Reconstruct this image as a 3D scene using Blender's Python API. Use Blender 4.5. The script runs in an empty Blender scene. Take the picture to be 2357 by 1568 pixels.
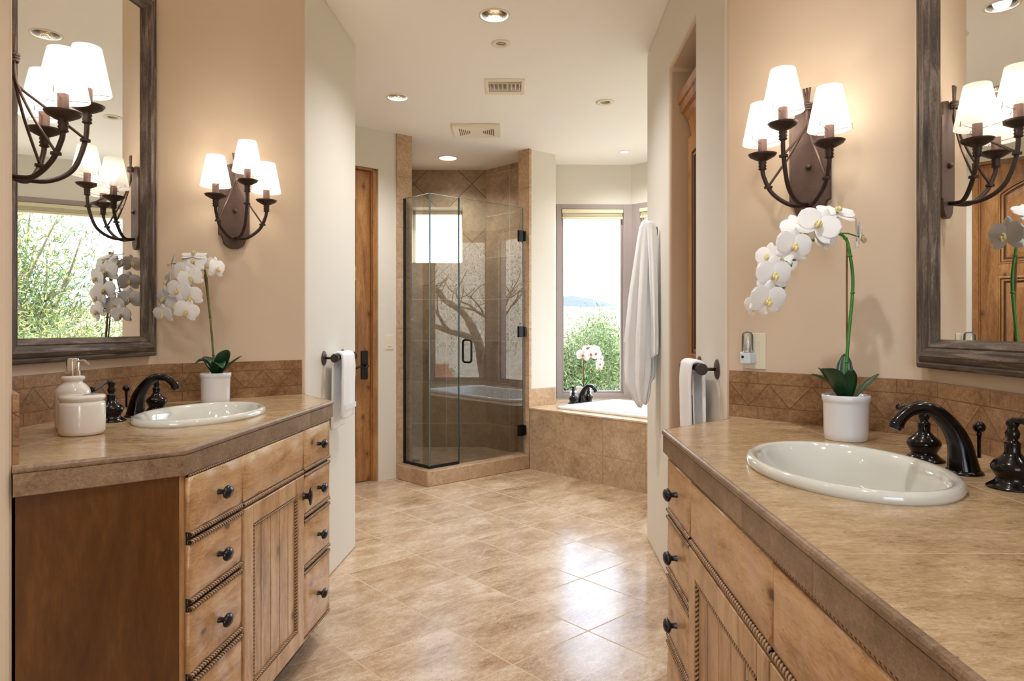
import bpy, bmesh, math, random
from math import sin, cos, pi, radians as R, sqrt, atan2
from mathutils import Vector as V, Matrix as M, noise as MN
from mathutils.geometry import tessellate_polygon

S = bpy.context.scene
COL = S.collection
H = 2.75                     # ceiling height
ZC = 0.915                   # counter height

# ------------------------------------------------------------------ camera
cam = bpy.data.cameras.new('camera')
cam.sensor_width = 36
cam.lens = 1565 / 2357 * 36
cam.shift_y = -29 / 2357
cam.clip_start = 0.02
cam.clip_end = 6000
co = bpy.data.objects.new('camera', cam)
co.location = (0, 0, 1.2)
co.rotation_euler = (pi / 2, 0, 0)
COL.objects.link(co)
S.camera = co

# ------------------------------------------------------------------ view, world
S.view_settings.view_transform = 'Standard'
S.view_settings.look = 'None'
S.view_settings.gamma = 1
S.view_settings.use_curve_mapping = False
S.view_settings.exposure = -0.12
S.cycles.use_denoising = True
S.cycles.adaptive_threshold = 0.02
S.cycles.max_bounces = 10
S.cycles.diffuse_bounces = 5
S.cycles.glossy_bounces = 5
S.cycles.transmission_bounces = 5
S.cycles.transparent_max_bounces = 16
S.cycles.caustics_reflective = False
S.cycles.caustics_refractive = False
S.cycles.sample_clamp_indirect = 12

w = bpy.data.worlds.new('sky')
S.world = w
w.use_nodes = True
nt = w.node_tree
bg = nt.nodes['Background']
tc = nt.nodes.new('ShaderNodeTexCoord')
mp = nt.nodes.new('ShaderNodeMapping')
mp.inputs['Scale'].default_value = (1.2, 1.2, 4)
nz = nt.nodes.new('ShaderNodeTexNoise')
nz.inputs['Scale'].default_value = 2.2
nz.inputs['Detail'].default_value = 6
rp = nt.nodes.new('ShaderNodeValToRGB')
rp.color_ramp.elements[0].position = 0.35
rp.color_ramp.elements[0].color = (0.50, 0.70, 1.0, 1)
rp.color_ramp.elements[1].position = 0.6
rp.color_ramp.elements[1].color = (0.90, 0.95, 1.0, 1)
nt.links.new(tc.outputs['Generated'], mp.inputs['Vector'])
nt.links.new(mp.outputs['Vector'], nz.inputs['Vector'])
nt.links.new(nz.outputs['Fac'], rp.inputs['Fac'])
nt.links.new(rp.outputs['Color'], bg.inputs['Color'])
bg.inputs['Strength'].default_value = 9.5

sun = bpy.data.lights.new('sun', 'SUN')
sun.energy = 6.0
sun.angle = R(8)
sun.color = (1, 0.95, 0.86)
so = bpy.data.objects.new('sun', sun)
so.rotation_euler = (R(50), 0, R(20))      # high, from behind the camera over the roof
COL.objects.link(so)


def area_light(name, loc, rot, sx, sy, power, color):
    l = bpy.data.lights.new(name, 'AREA')
    l.shape = 'RECTANGLE'
    l.size = sx
    l.size_y = sy
    l.energy = power
    l.color = color
    o = bpy.data.objects.new(name, l)
    o.location = loc
    o.rotation_euler = rot
    COL.objects.link(o)
    return o


# ------------------------------------------------------------------ helpers
class Fr:
    """wall frame: u runs right along the wall as one faces it, v comes out of it"""
    def __init__(s, x, y, deg):
        s.x, s.y, s.a = x, y, R(deg)

    def at(s, u, v):
        return (s.x + u * cos(s.a) + v * sin(s.a), s.y + u * sin(s.a) - v * cos(s.a))

    def inv(s, x, y):
        dx, dy = x - s.x, y - s.y
        return (dx * cos(s.a) + dy * sin(s.a), -dx * sin(s.a) + dy * cos(s.a))   # local x, local y (= -v)


class MB:
    def __init__(s):
        s.v = []; s.f = []; s.m = []; s.uv = []; s.val = []

    def add(s, vs, fs, mat=0, uvs=None, vals=None):
        b = len(s.v)
        s.v += [tuple(p) for p in vs]
        s.val += vals if vals else [1.0] * len(vs)
        for i, f in enumerate(fs):
            s.f.append([b + k for k in f])
            s.m.append(mat if isinstance(mat, int) else mat[i])
            s.uv.append(uvs[i] if uvs else None)

    def quad(s, a, b, c, d, mat=0, uv=None):
        s.add([a, b, c, d], [(0, 1, 2, 3)], mat, [uv] if uv else None)

    def box(s, x0, x1, y0, y1, z0, z1, mat=0):
        s.prism([(x0, y0), (x1, y0), (x1, y1), (x0, y1)], z0, z1, mat)

    def prism(s, poly, z0, z1, mat=0, mats=None, holes=None, hole_depth=None):
        """vertical prism on a counter-clockwise footprint; uv: run length and height on sides, x,y on caps"""
        a = sum(poly[i][0] * poly[(i + 1) % len(poly)][1] - poly[(i + 1) % len(poly)][0] * poly[i][1] for i in range(len(poly)))
        if a < 0:
            poly = poly[::-1]
            if mats:
                mats = mats[::-1]; mats = mats[1:] + mats[:1]
        n = len(poly)
        vs = [(x, y, z0) for x, y in poly] + [(x, y, z1) for x, y in poly]
        fs = []; uvs = []; ms = []
        u = 0
        for i in range(n):
            j = (i + 1) % n
            L = math.hypot(poly[j][0] - poly[i][0], poly[j][1] - poly[i][1])
            fs.append((i, j, n + j, n + i))
            uvs.append([(u, z0), (u + L, z0), (u + L, z1), (u, z1)])
            ms.append(mats[i] if mats else mat)
            u += L
        if holes:
            rings = [[V((x, y, 0)) for x, y in poly]] + [[V((x, y, 0)) for x, y in h] for h in holes]
            flat = [p for r in rings for p in r]
            tris = tessellate_polygon(rings)
            for zz, up in ((z1, True), (z0, False)):
                b = len(vs)
                vs += [(p.x, p.y, zz) for p in flat]
                for t in tris:
                    p, q, r = [flat[k] for k in t]
                    ccw = (q - p).cross(r - p).z > 0
                    t = t if ccw == up else t[::-1]
                    fs.append(tuple(b + k for k in t)); uvs.append([(flat[k].x, flat[k].y) for k in t]); ms.append(mat)
            for h in holes:
                b = len(vs); k = len(h)
                vs += [(x, y, z0) for x, y in h] + [(x, y, z1) for x, y in h]
                for i in range(k):
                    j = (i + 1) % k
                    fs.append((b + i, b + k + i, b + k + j, b + j)); uvs.append([(0, 0)] * 4); ms.append(mat)
        else:
            fs.append(tuple(range(n - 1, -1, -1))); uvs.append([poly[i] for i in range(n - 1, -1, -1)]); ms.append(mat)
            fs.append(tuple(range(n, 2 * n))); uvs.append([poly[i] for i in range(n)]); ms.append(mat)
        s.add(vs, fs, ms, uvs)

    def lathe(s, prof, c=(0, 0, 0), seg=32, sx=1, sy=1, mat=0, rot=None, cap=True):
        vs = []; fs = []
        for r, z in prof:
            for k in range(seg):
                a = 2 * pi * k / seg
                p = V((r * cos(a) * sx, r * sin(a) * sy, z))
                if rot: p = rot @ p
                vs.append((p.x + c[0], p.y + c[1], p.z + c[2]))
        for i in range(len(prof) - 1):
            for k in range(seg):
                j = (k + 1) % seg
                fs.append((i * seg + k, i * seg + j, (i + 1) * seg + j, (i + 1) * seg + k))
        if cap:
            if prof[0][0] > 1e-5: fs.append(tuple(range(seg - 1, -1, -1)))
            if prof[-1][0] > 1e-5: fs.append(tuple((len(prof) - 1) * seg + k for k in range(seg)))
        s.add(vs, fs, mat)

    def ball(s, c, r, sx=1, sy=1, sz=1, seg=16, mat=0, rot=None):
        s.lathe([(r * sin(pi * i / 10), -r * sz * cos(pi * i / 10)) for i in range(11)], c, seg, sx, sy, mat, rot, False)

    def tube(s, pts, rad, seg=8, mat=0, flat=1.0):
        pts = [V(p) for p in pts]
        n = len(pts)
        if not hasattr(rad, '__len__'): rad = [rad] * n
        t = [(pts[min(i + 1, n - 1)] - pts[max(i - 1, 0)]).normalized() for i in range(n)]
        up = V((0, 0, 1)) if abs(t[0].z) < 0.9 else V((1, 0, 0))
        a = t[0].cross(up).normalized()
        vs = []
        for i in range(n):
            a = (a - t[i] * a.dot(t[i])).normalized()
            b = t[i].cross(a)
            for k in range(seg):
                q = 2 * pi * k / seg
                vs.append(pts[i] + (a * cos(q) + b * sin(q) * flat) * rad[i])
        fs = [(i * seg + k, i * seg + (k + 1) % seg, (i + 1) * seg + (k + 1) % seg, (i + 1) * seg + k) for i in range(n - 1) for k in range(seg)]
        fs += [tuple(range(seg - 1, -1, -1)), tuple((n - 1) * seg + k for k in range(seg))]
        s.add(vs, fs, mat)

    def rope(s, p0, p1, r, pitch=0.011, mat=0, seg=8):
        p0 = V(p0); p1 = V(p1); d = p1 - p0; L = d.length; d.normalize()
        up = V((0, 0, 1)) if abs(d.z) < 0.9 else V((0, 1, 0))
        a = d.cross(up).normalized(); b = d.cross(a)
        n = max(2, int(L / (pitch / 5)))
        vs = []; vals = []
        for i in range(n + 1):
            l = L * i / n; al = pi * l / pitch
            for k in range(seg):
                q = 2 * pi * k / seg
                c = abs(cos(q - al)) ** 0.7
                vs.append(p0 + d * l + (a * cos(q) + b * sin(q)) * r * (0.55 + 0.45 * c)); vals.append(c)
        fs = [(i * seg + k, i * seg + (k + 1) % seg, (i + 1) * seg + (k + 1) % seg, (i + 1) * seg + k) for i in range(n) for k in range(seg)]
        s.add(vs, fs, mat, None, vals)

    def build(s, name, mats, parent=None, smooth=False, bevel=0, bevel_seg=2, solid=0, sub=0, auto=None):
        me = bpy.data.meshes.new(name)
        me.from_pydata(s.v, [], s.f)
        if not isinstance(mats, (list, tuple)): mats = [mats]
        for m in mats: me.materials.append(m)
        me.polygons.foreach_set('material_index', s.m)
        uvl = me.uv_layers.new(name='UVMap')
        if any(u is not None for u in s.uv):
            li = 0
            for f, u in zip(s.f, s.uv):
                for k in range(len(f)):
                    if u is not None: uvl.data[li].uv = u[k]
                    li += 1
        if any(x != 1.0 for x in s.val):
            at = me.attributes.new('val', 'FLOAT', 'POINT')
            at.data.foreach_set('value', s.val)
        if smooth: me.polygons.foreach_set('use_smooth', [True] * len(me.polygons))
        me.update()
        if auto is not None:
            bm = bmesh.new(); bm.from_mesh(me)
            bmesh.ops.remove_doubles(bm, verts=bm.verts, dist=1e-5)
            bmesh.ops.recalc_face_normals(bm, faces=bm.faces)
            for e in bm.edges:
                if len(e.link_faces) == 2 and e.calc_face_angle(0) > R(auto): e.smooth = False
            for f in bm.faces: f.smooth = True
            bm.to_mesh(me); bm.free()
        o = bpy.data.objects.new(name, me)
        COL.objects.link(o)
        if parent: o.parent = parent
        if solid:
            md = o.modifiers.new('solid', 'SOLIDIFY'); md.thickness = solid; md.offset = 0
        if bevel:
            md = o.modifiers.new('bevel', 'BEVEL'); md.width = bevel; md.segments = bevel_seg; md.limit_method = 'ANGLE'; md.angle_limit = R(28)
            md.harden_normals = False
        if sub:
            md = o.modifiers.new('sub', 'SUBSURF'); md.levels = sub; md.render_levels = sub
        return o


def spline(pts, n=6):
    pts = [V(p) for p in pts]
    out = []
    for i in range(len(pts) - 1):
        p0 = pts[max(i - 1, 0)]; p1 = pts[i]; p2 = pts[i + 1]; p3 = pts[min(i + 2, len(pts) - 1)]
        for k in range(n):
            t = k / n
            out.append(0.5 * ((2 * p1) + (p2 - p0) * t + (2 * p0 - 5 * p1 + 4 * p2 - p3) * t * t + (3 * p1 - p0 - 3 * p2 + p3) * t ** 3))
    out.append(pts[-1])
    return out


def lerp(a, b, t): return a + (b - a) * t


def tag(o, label=None, cat=None, group=None, kind=None):
    if label: o['label'] = label
    if cat: o['category'] = cat
    if group: o['group'] = group
    if kind: o['kind'] = kind
    return o


def thing(name, label, cat, loc=(0, 0, 0), rz=0, group=None):
    o = bpy.data.objects.new(name, None)
    o.location = loc
    o.rotation_euler = (0, 0, rz)
    o.empty_display_size = 0.05
    COL.objects.link(o)
    return tag(o, label, cat, group)


def copy_tree(o, parent=None):
    c = o.copy(); COL.objects.link(c)
    if parent: c.parent = parent
    for ch in list(o.children): copy_tree(ch, c)
    return c


def P(px, py, z):
    """photo pixel -> ground position of a point known to be at height z (camera at the origin, 1.2 m up)"""
    d = (1.2 - z) * 1565 / (py - 755)
    return ((px - 1178.5) / 1565 * d, d)


# ------------------------------------------------------------------ materials
def srgb(r, g, b):
    f = lambda c: ((c / 255 + 0.055) / 1.055) ** 2.4 if c > 10 else c / 255 / 12.92
    return (f(r), f(g), f(b), 1)


class Mat:
    def __init__(s, name):
        s.m = bpy.data.materials.new(name); s.m.use_nodes = True
        s.t = s.m.node_tree; s.b = s.t.nodes['Principled BSDF']; s.o = s.t.nodes['Material Output']

    def n(s, typ, **kw):
        x = s.t.nodes.new('ShaderNode' + typ)
        for k, v in kw.items():
            if k[0] == 'i' and k[1:].isdigit(): x.inputs[int(k[1:])].default_value = v
            elif hasattr(x, k): setattr(x, k, v)
            else: x.inputs[k].default_value = v
        return x

    def l(s, a, b): s.t.links.new(a, b)

    def math(s, op, a, b=None, c=None):
        x = s.n('Math', operation=op)
        for i, q in enumerate((a, b, c)):
            if q is None: continue
            if isinstance(q, (int, float)): x.inputs[i].default_value = q
            else: s.l(q, x.inputs[i])
        return x.outputs[0]

    def mix(s, f, a, b, blend='MIX'):
        x = s.n('Mix', data_type='RGBA', blend_type=blend)
        for i, q in ((0, f), (6, a), (7, b)):
            if isinstance(q, (int, float)): x.inputs[i].default_value = q
            elif isinstance(q, tuple): x.inputs[i].default_value = q
            else: s.l(q, x.inputs[i])
        return x.outputs[2]

    def ramp(s, f, stops):
        x = s.n('ValToRGB')
        e = x.color_ramp.elements
        while len(e) < len(stops): e.new(0.5)
        for i, (p, c) in enumerate(stops):
            e[i].position = p; e[i].color = c if isinstance(c, tuple) else (c, c, c, 1)
        s.l(f, x.inputs[0])
        return x.outputs[0]

    def bump(s, h, strength=0.2, dist=0.01, prev=None):
        x = s.n('Bump', Strength=strength, Distance=dist)
        s.l(h, x.inputs['Height'])
        if prev: s.l(prev, x.inputs['Normal'])
        return x.outputs[0]


def simple(name, col, rough=0.5, metal=0, spec=0.5, coat=0, bumpy=0, bscale=300, var=0.0):
    m = Mat(name)
    m.b.inputs['Base Color'].default_value = col
    m.b.inputs['Roughness'].default_value = rough
    m.b.inputs['Metallic'].default_value = metal
    m.b.inputs['Specular IOR Level'].default_value = spec
    m.b.inputs['Coat Weight'].default_value = coat
    m.b.inputs['Coat Roughness'].default_value = 0.05
    g = m.n('TexCoord')
    if bumpy:
        z = m.n('TexNoise', Scale=float(bscale), Detail=4.0); m.l(g.outputs['Object'], z.inputs['Vector'])
        m.l(m.bump(z.outputs['Fac'], bumpy, 0.005), m.b.inputs['Normal'])
    if var:
        z = m.n('TexNoise', Scale=float(bscale) / 6, Detail=5.0); m.l(g.outputs['Object'], z.inputs['Vector'])
        d = tuple(c * (1 - var) for c in col[:3]) + (1,); u = tuple(min(1, c * (1 + var)) for c in col[:3]) + (1,)
        m.l(m.ramp(z.outputs['Fac'], [(0.3, d), (0.7, u)]), m.b.inputs['Base Color'])
    return m.m


def trav(name, cols, mortar, tile=None, rot=0, off=(0, 0), coord='UV', rough=0.3, mort=0.003, stretch=(1, 2.2), scale=4.0, vary=0.35, pits=True, grain=0.5, band=False, brick_off=0.0):
    m = Mat(name)
    g = m.n('TexCoord')
    src = g.outputs[coord]
    mp = m.n('Mapping'); mp.inputs['Rotation'].default_value = (0, 0, rot); mp.inputs['Location'].default_value = (off[0], off[1], 0)
    m.l(src, mp.inputs['Vector'])
    base = mp.outputs['Vector']
    fac = None; tilev = None
    if tile:
        b = m.n('TexBrick', offset=brick_off, offset_frequency=2, squash=1.0)
        b.inputs['Color1'].default_value = (0, 0, 0, 1); b.inputs['Color2'].default_value = (1, 1, 1, 1); b.inputs['Mortar'].default_value = (0.5, 0.5, 0.5, 1)
        b.inputs['Scale'].default_value = 1; b.inputs['Mortar Size'].default_value = mort / 2; b.inputs['Mortar Smooth'].default_value = 0.2
        b.inputs['Bias'].default_value = 0; b.inputs['Brick Width'].default_value = tile[0]; b.inputs['Row Height'].default_value = tile[1]
        m.l(base, b.inputs['Vector'])
        fac = b.outputs['Fac']; tilev = b.outputs['Color']
    # stone pattern; each tile shifts the pattern so veins break at joints
    st = m.n('Mapping'); st.inputs['Scale'].default_value = (stretch[0], stretch[1], 1)
    srcv = base
    if coord == 'Object' and not tile: st.inputs['Scale'].default_value = (stretch[0], stretch[0], stretch[1])
    if tilev:
        ad = m.n('VectorMath', operation='MULTIPLY_ADD')
        m.l(tilev, ad.inputs[0]); ad.inputs[1].default_value = (7, 3, 5); m.l(base, ad.inputs[2])
        srcv = ad.outputs[0]
    m.l(srcv, st.inputs['Vector'])
    n1 = m.n('TexNoise', Scale=scale, Detail=7.0, Roughness=0.62, Distortion=0.7); m.l(st.outputs[0], n1.inputs['Vector'])
    n2 = m.n('TexNoise', Scale=scale * 9, Detail=6.0, Roughness=0.7, Distortion=0.3); m.l(st.outputs[0], n2.inputs['Vector'])
    n3 = m.n('TexNoise', Scale=scale * 0.45, Detail=3.0, Distortion=1.0); m.l(st.outputs[0], n3.inputs['Vector'])
    n4 = m.n('TexNoise', Scale=scale * 34, Detail=4.0, Roughness=0.75, Distortion=0.2); m.l(st.outputs[0], n4.inputs['Vector'])
    h = m.math('ADD', m.math('MULTIPLY', n1.outputs['Fac'], 0.62 * (1 - grain)), m.math('MULTIPLY', n2.outputs['Fac'], 0.62 * grain))
    h = m.math('ADD', h, m.math('MULTIPLY', n3.outputs['Fac'], 0.13))
    h = m.math('ADD', h, m.math('MULTIPLY', n4.outputs['Fac'], 0.25))
    c = m.ramp(h, [(0.39, cols[0]), (0.46, cols[1]), (0.53, cols[2]), (0.61, cols[3])])
    vn = m.n('TexNoise', Scale=scale * 1.6, Detail=5.0, Roughness=0.6, Distortion=1.6); m.l(st.outputs[0], vn.inputs['Vector'])
    ve = m.ramp(m.math('ABSOLUTE', m.math('SUBTRACT', vn.outputs['Fac'], 0.5)), [(0.0, 1.0), (0.012, 0.0)])
    c = m.mix(m.math('MULTIPLY', ve, 0.45), c, cols[3])
    if tilev:
        c = m.mix(m.math('MULTIPLY', tilev, vary), c, m.mix(1.0, c, cols[4] if len(cols) > 4 else (0.82, 0.75, 0.68, 1), 'MULTIPLY'))
    nrm = None
    if pits:
        v = m.n('TexNoise', Scale=scale * 16, Detail=3.0, Roughness=0.6, Distortion=1.2); m.l(st.outputs[0], v.inputs['Vector'])
        gate = m.math('GREATER_THAN', n1.outputs['Fac'], 0.52)
        pit = m.math('MULTIPLY', m.math('GREATER_THAN', v.outputs['Fac'], 0.665), gate)
        c = m.mix(m.math('MULTIPLY', pit, 0.65), c, (cols[0][0] * 0.45, cols[0][1] * 0.42, cols[0][2] * 0.4, 1))
        nrm = m.bump(pit, 0.25, -0.002)
    hh = m.bump(n2.outputs['Fac'], 0.035, 0.01, nrm)
    if fac:
        c = m.mix(fac, c, mortar)
        hh = m.bump(fac, 0.5, -0.002, hh)
    if band:
        # border of squares set on their corners between two straight courses: u along, v = height above the counter
        sp = m.n('SeparateXYZ'); m.l(g.outputs['UV'], sp.inputs[0])
        u, v = sp.outputs[0], sp.outputs[1]
        z0, z1, per = 0.9535, 1.0245, 0.135
        tri = m.math('MULTIPLY', m.math('ABSOLUTE', m.math('SUBTRACT', m.math('FRACT', m.math('DIVIDE', u, per)), 0.5)), 2.0)
        y = m.math('DIVIDE', m.math('SUBTRACT', v, z0), z1 - z0)
        inside = m.math('MULTIPLY', m.math('GREATER_THAN', v, z0), m.math('LESS_THAN', v, z1))
        zig = m.math('MULTIPLY', m.math('LESS_THAN', m.math('ABSOLUTE', m.math('SUBTRACT', tri, y)), 0.028), inside)
        l1 = m.math('LESS_THAN', m.math('ABSOLUTE', m.math('SUBTRACT', v, z0)), 0.0012)
        l2 = m.math('LESS_THAN', m.math('ABSOLUTE', m.math('SUBTRACT', v, z1)), 0.0012)
        j = m.math('LESS_THAN', m.math('ABSOLUTE', m.math('SUBTRACT', m.math('FRACT', m.math('DIVIDE', u, 0.2)), 0.5)), 0.006)
        j = m.math('MULTIPLY', j, m.math('SUBTRACT', 1.0, inside))
        line = m.math('MAXIMUM', m.math('MAXIMUM', zig, j), m.math('MAXIMUM', l1, l2))
        up = m.math('MULTIPLY', m.math('GREATER_THAN', tri, y), inside)
        c = m.mix(m.math('MULTIPLY', up, 0.35), c, m.mix(1.0, c, (0.7, 0.66, 0.6, 1), 'MULTIPLY'))
        c = m.mix(line, c, mortar)
        hh = m.bump(line, 0.6, -0.002, hh)
    m.l(c, m.b.inputs['Base Color'])
    m.l(hh, m.b.inputs['Normal'])
    rr = m.math('ADD', m.math('MULTIPLY', n2.outputs['Fac'], 0.16), rough - 0.08)
    if fac: rr = m.math('ADD', rr, m.math('MULTIPLY', fac, 0.4))
    m.l(rr, m.b.inputs['Roughness'])
    m.b.inputs['Specular IOR Level'].default_value = 0.35
    return m.m


def wood(name, c0, c1, c2, vec=(1, 1, 8), rough=0.4, hammer=0.0, knots=True, coat=0.1, coord='Object', grain=1.0, dark=(0.10, 0.045, 0.015, 1)):
    m = Mat(name)
    g = m.n('TexCoord')
    mp = m.n('Mapping'); mp.inputs['Scale'].default_value = vec; m.l(g.outputs[coord], mp.inputs['Vector'])
    n1 = m.n('TexNoise', Scale=2.2 * grain, Detail=6.0, Roughness=0.6, Distortion=0.9); m.l(mp.outputs[0], n1.inputs['Vector'])
    n2 = m.n('TexNoise', Scale=30.0 * grain, Detail=6.0, Roughness=0.7); m.l(mp.outputs[0], n2.inputs['Vector'])
    h = m.math('ADD', m.math('MULTIPLY', n1.outputs['Fac'], 0.62), m.math('MULTIPLY', n2.outputs['Fac'], 0.38))
    c = m.ramp(h, [(0.36, c0), (0.5, c1), (0.63, c2)])
    nr = None
    if knots:
        sx_ = m.n('SeparateXYZ'); m.l(g.outputs[coord], sx_.inputs[0])
        cb = m.n('CombineXYZ'); m.l(m.math('MULTIPLY', sx_.outputs[0], 1 + (vec[0] - 1) * .12), cb.inputs[0]); m.l(m.math('MULTIPLY', sx_.outputs[2], 1 + (vec[2] - 1) * .12), cb.inputs[1])
        vo = m.n('TexVoronoi', voronoi_dimensions='2D'); vo.inputs['Scale'].default_value = 5.0; m.l(cb.outputs[0], vo.inputs['Vector'])
        sc_ = m.n('SeparateColor'); m.l(vo.outputs['Color'], sc_.inputs[0])
        skip = m.math('GREATER_THAN', sc_.outputs[0], 0.5)
        ns = m.n('TexNoise', Scale=60.0, Detail=3.0); m.l(g.outputs[coord], ns.inputs['Vector'])
        d = m.math('ADD', m.math('ADD', vo.outputs['Distance'], skip), m.math('MULTIPLY', m.math('SUBTRACT', ns.outputs['Fac'], 0.5), 0.12))
        k = m.ramp(d, [(0.045, 1.0), (0.085, 0.0)])
        ring = m.ramp(d, [(0.07, 0.65), (0.22, 0.0)])
        c = m.mix(ring, c, c0)
        c = m.mix(m.math('MULTIPLY', k, 0.85), c, dark)
        # worm marks
        w2 = m.n('TexNoise', Scale=30.0, Detail=2.0, Distortion=2.0); m.l(mp.outputs[0], w2.inputs['Vector'])
        wm = m.ramp(w2.outputs['Fac'], [(0.66, 0.0), (0.69, 1.0)])
        c = m.mix(m.math('MULTIPLY', wm, 0.55), c, dark)
    if hammer:
        hn = m.n('TexNoise', Scale=9.0, Detail=1.5); m.l(g.outputs[coord], hn.inputs['Vector'])
        nr = m.bump(hn.outputs['Fac'], hammer, 0.03)
    nr = m.bump(n2.outputs['Fac'], 0.06, 0.004, nr)
    m.l(c, m.b.inputs['Base Color']); m.l(nr, m.b.inputs['Normal'])
    m.b.inputs['Roughness'].default_value = rough
    m.b.inputs['Coat Weight'].default_value = coat
    m.b.inputs['Coat Roughness'].default_value = 0.2
    return m.m


def glassy(name, tint, refl=1.0, rough=0.0, ior=1.5):
    """thin clear sheet: tinted transparency plus Fresnel reflection"""
    m = Mat(name)
    m.t.nodes.remove(m.b)
    t = m.n('BsdfTransparent'); t.inputs[0].default_value = tint
    gl = m.n('BsdfGlossy'); gl.inputs[0].default_value = (1, 1, 1, 1); gl.inputs['Roughness'].default_value = rough
    fr = m.n('Fresnel', IOR=ior)
    mx = m.n('MixShader')
    m.l(m.math('MULTIPLY', fr.outputs[0], refl), mx.inputs[0]); m.l(t.outputs[0], mx.inputs[1]); m.l(gl.outputs[0], mx.inputs[2])
    m.l(mx.outputs[0], m.o.inputs[0])
    return m.m


def emis(name, col, st):
    m = Mat(name)
    m.b.inputs['Base Color'].default_value = (0.8, 0.8, 0.8, 1)
    m.b.inputs['Emission Color'].default_value = col
    m.b.inputs['Emission Strength'].default_value = st
    return m.m


M_wall = simple('cream_plaster', srgb(225, 219, 206), 0.6, bumpy=0.04, bscale=60)
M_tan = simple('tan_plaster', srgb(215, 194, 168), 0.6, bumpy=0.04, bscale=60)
M_ceil = simple('ceiling_paint', srgb(251, 248, 242), 0.7, bumpy=0.04, bscale=40)
M_white = simple('white_trim_paint', srgb(238, 228, 208), 0.45)
TH = 0.7312
fo = (0.00204, 2.4228)
ts = 0.4015
fx = -(cos(-TH) * fo[0] - sin(-TH) * fo[1]); fy = -(sin(-TH) * fo[0] + cos(-TH) * fo[1])
C_floor = [srgb(140, 110, 82), srgb(184, 154, 122), srgb(206, 180, 150), srgb(230, 214, 194), (0.86, 0.80, 0.74, 1)]
M_floor = trav('floor_travertine', C_floor, srgb(206, 180, 150), (ts, ts), -TH, (fx, fy), 'Object', 0.20, 0.007, (1, 2.0), 3.0, 0.6, True, 0.4)
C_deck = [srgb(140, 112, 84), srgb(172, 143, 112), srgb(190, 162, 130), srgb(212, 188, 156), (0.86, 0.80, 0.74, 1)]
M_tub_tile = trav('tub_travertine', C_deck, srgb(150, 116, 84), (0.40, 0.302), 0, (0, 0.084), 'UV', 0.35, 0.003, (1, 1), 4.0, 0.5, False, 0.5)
M_curb = trav('curb_travertine', [srgb(146, 114, 86), srgb(172, 140, 110), srgb(188, 158, 128), srgb(208, 182, 152), (0.86, 0.80, 0.74, 1)], srgb(160, 126, 94), (0.30, 0.5), 0, (0.1, 0.1), 'UV', 0.35, 0.003, (1, 1), 5.0, 0.4, False, 0.5)
C_jb = [srgb(158, 126, 96), srgb(186, 154, 122), srgb(202, 172, 140), srgb(220, 194, 164), (0.86, 0.80, 0.74, 1)]
M_jamb = trav('jamb_travertine', C_jb, srgb(150, 116, 84), (0.9, 0.405), 0, (0.3, 0.02), 'UV', 0.35, 0.003, (1, 1), 4.0, 0.5, False, 0.55)
C_sh = [srgb(130, 108, 88), srgb(156, 132, 108), srgb(172, 148, 124), srgb(190, 168, 144), (0.86, 0.80, 0.74, 1)]
M_sh_diag = trav('shower_travertine_diagonal', C_sh, srgb(108, 84, 62), (0.405, 0.405), pi / 4, (0.1, 0.05), 'UV', 0.35, 0.006, (1, 1), 3.0, 0.4, False, 0.45)
M_sh = trav('shower_travertine', C_sh, srgb(196, 180, 156), (0.405, 0.405), 0, (0.04, 0.14), 'UV', 0.35, 0.006, (1, 1), 3.0, 0.4, False, 0.45)
M_sh_floor = trav('shower_floor_tile', C_sh, srgb(196, 180, 156), (0.105, 0.105), R(-50), (0, 0), 'Object', 0.4, 0.004, (1, 1), 6.0, 0.4, False, 0.45)
C_ctr = [srgb(128, 102, 72), srgb(172, 142, 104), srgb(192, 164, 126), srgb(214, 190, 156), (0.90, 0.86, 0.80, 1)]
M_ctr = trav('counter_travertine', C_ctr, srgb(200, 176, 144), (0.50, 0.394), 0, (1.18, 0.20), 'Object', 0.16, 0.002, (1, 2.2), 5.0, 0.25, True, 0.5)
M_ctr_r = trav('counter_travertine_right', C_ctr, srgb(200, 176, 144), (0.50, 0.394), 0, (-0.83, -0.858), 'Object', 0.16, 0.002, (1, 2.2), 5.0, 0.25, True, 0.5)
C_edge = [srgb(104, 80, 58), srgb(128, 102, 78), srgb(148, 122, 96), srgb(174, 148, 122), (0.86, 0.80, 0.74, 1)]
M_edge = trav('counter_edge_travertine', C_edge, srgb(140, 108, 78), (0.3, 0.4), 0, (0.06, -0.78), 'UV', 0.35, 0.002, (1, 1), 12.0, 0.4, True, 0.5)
C_bs = [srgb(104, 74, 48), srgb(132, 98, 66), srgb(154, 120, 86), srgb(184, 150, 114), (0.86, 0.80, 0.74, 1)]
M_bs = trav('backsplash_travertine', C_bs, srgb(112, 78, 48), None, 0, (0, 0), 'UV', 0.35, 0.003, (1, 1), 9.0, 0.4, True, 0.5, band=True)
M_drawer = wood('distressed_alder_drawer', srgb(160, 114, 68), srgb(200, 156, 106), srgb(218, 182, 134), (1.6, 1.6, 7), 0.33, 0.55, True, 0.25)
M_plank = wood('distressed_alder_upright', srgb(152, 110, 68), srgb(194, 152, 106), srgb(214, 180, 134), (6, 6, 1.0), 0.36, 0.15, True, 0.2)
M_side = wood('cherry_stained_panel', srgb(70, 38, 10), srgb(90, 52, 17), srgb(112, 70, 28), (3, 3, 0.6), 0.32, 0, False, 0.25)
M_door = wood('knotty_alder_door', srgb(120, 76, 36), srgb(158, 108, 58), srgb(184, 136, 84), (5, 5, 0.8), 0.4, 0, True, 0.15)
M_groove = simple('dark_glaze', srgb(46, 26, 12), 0.6)
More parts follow.
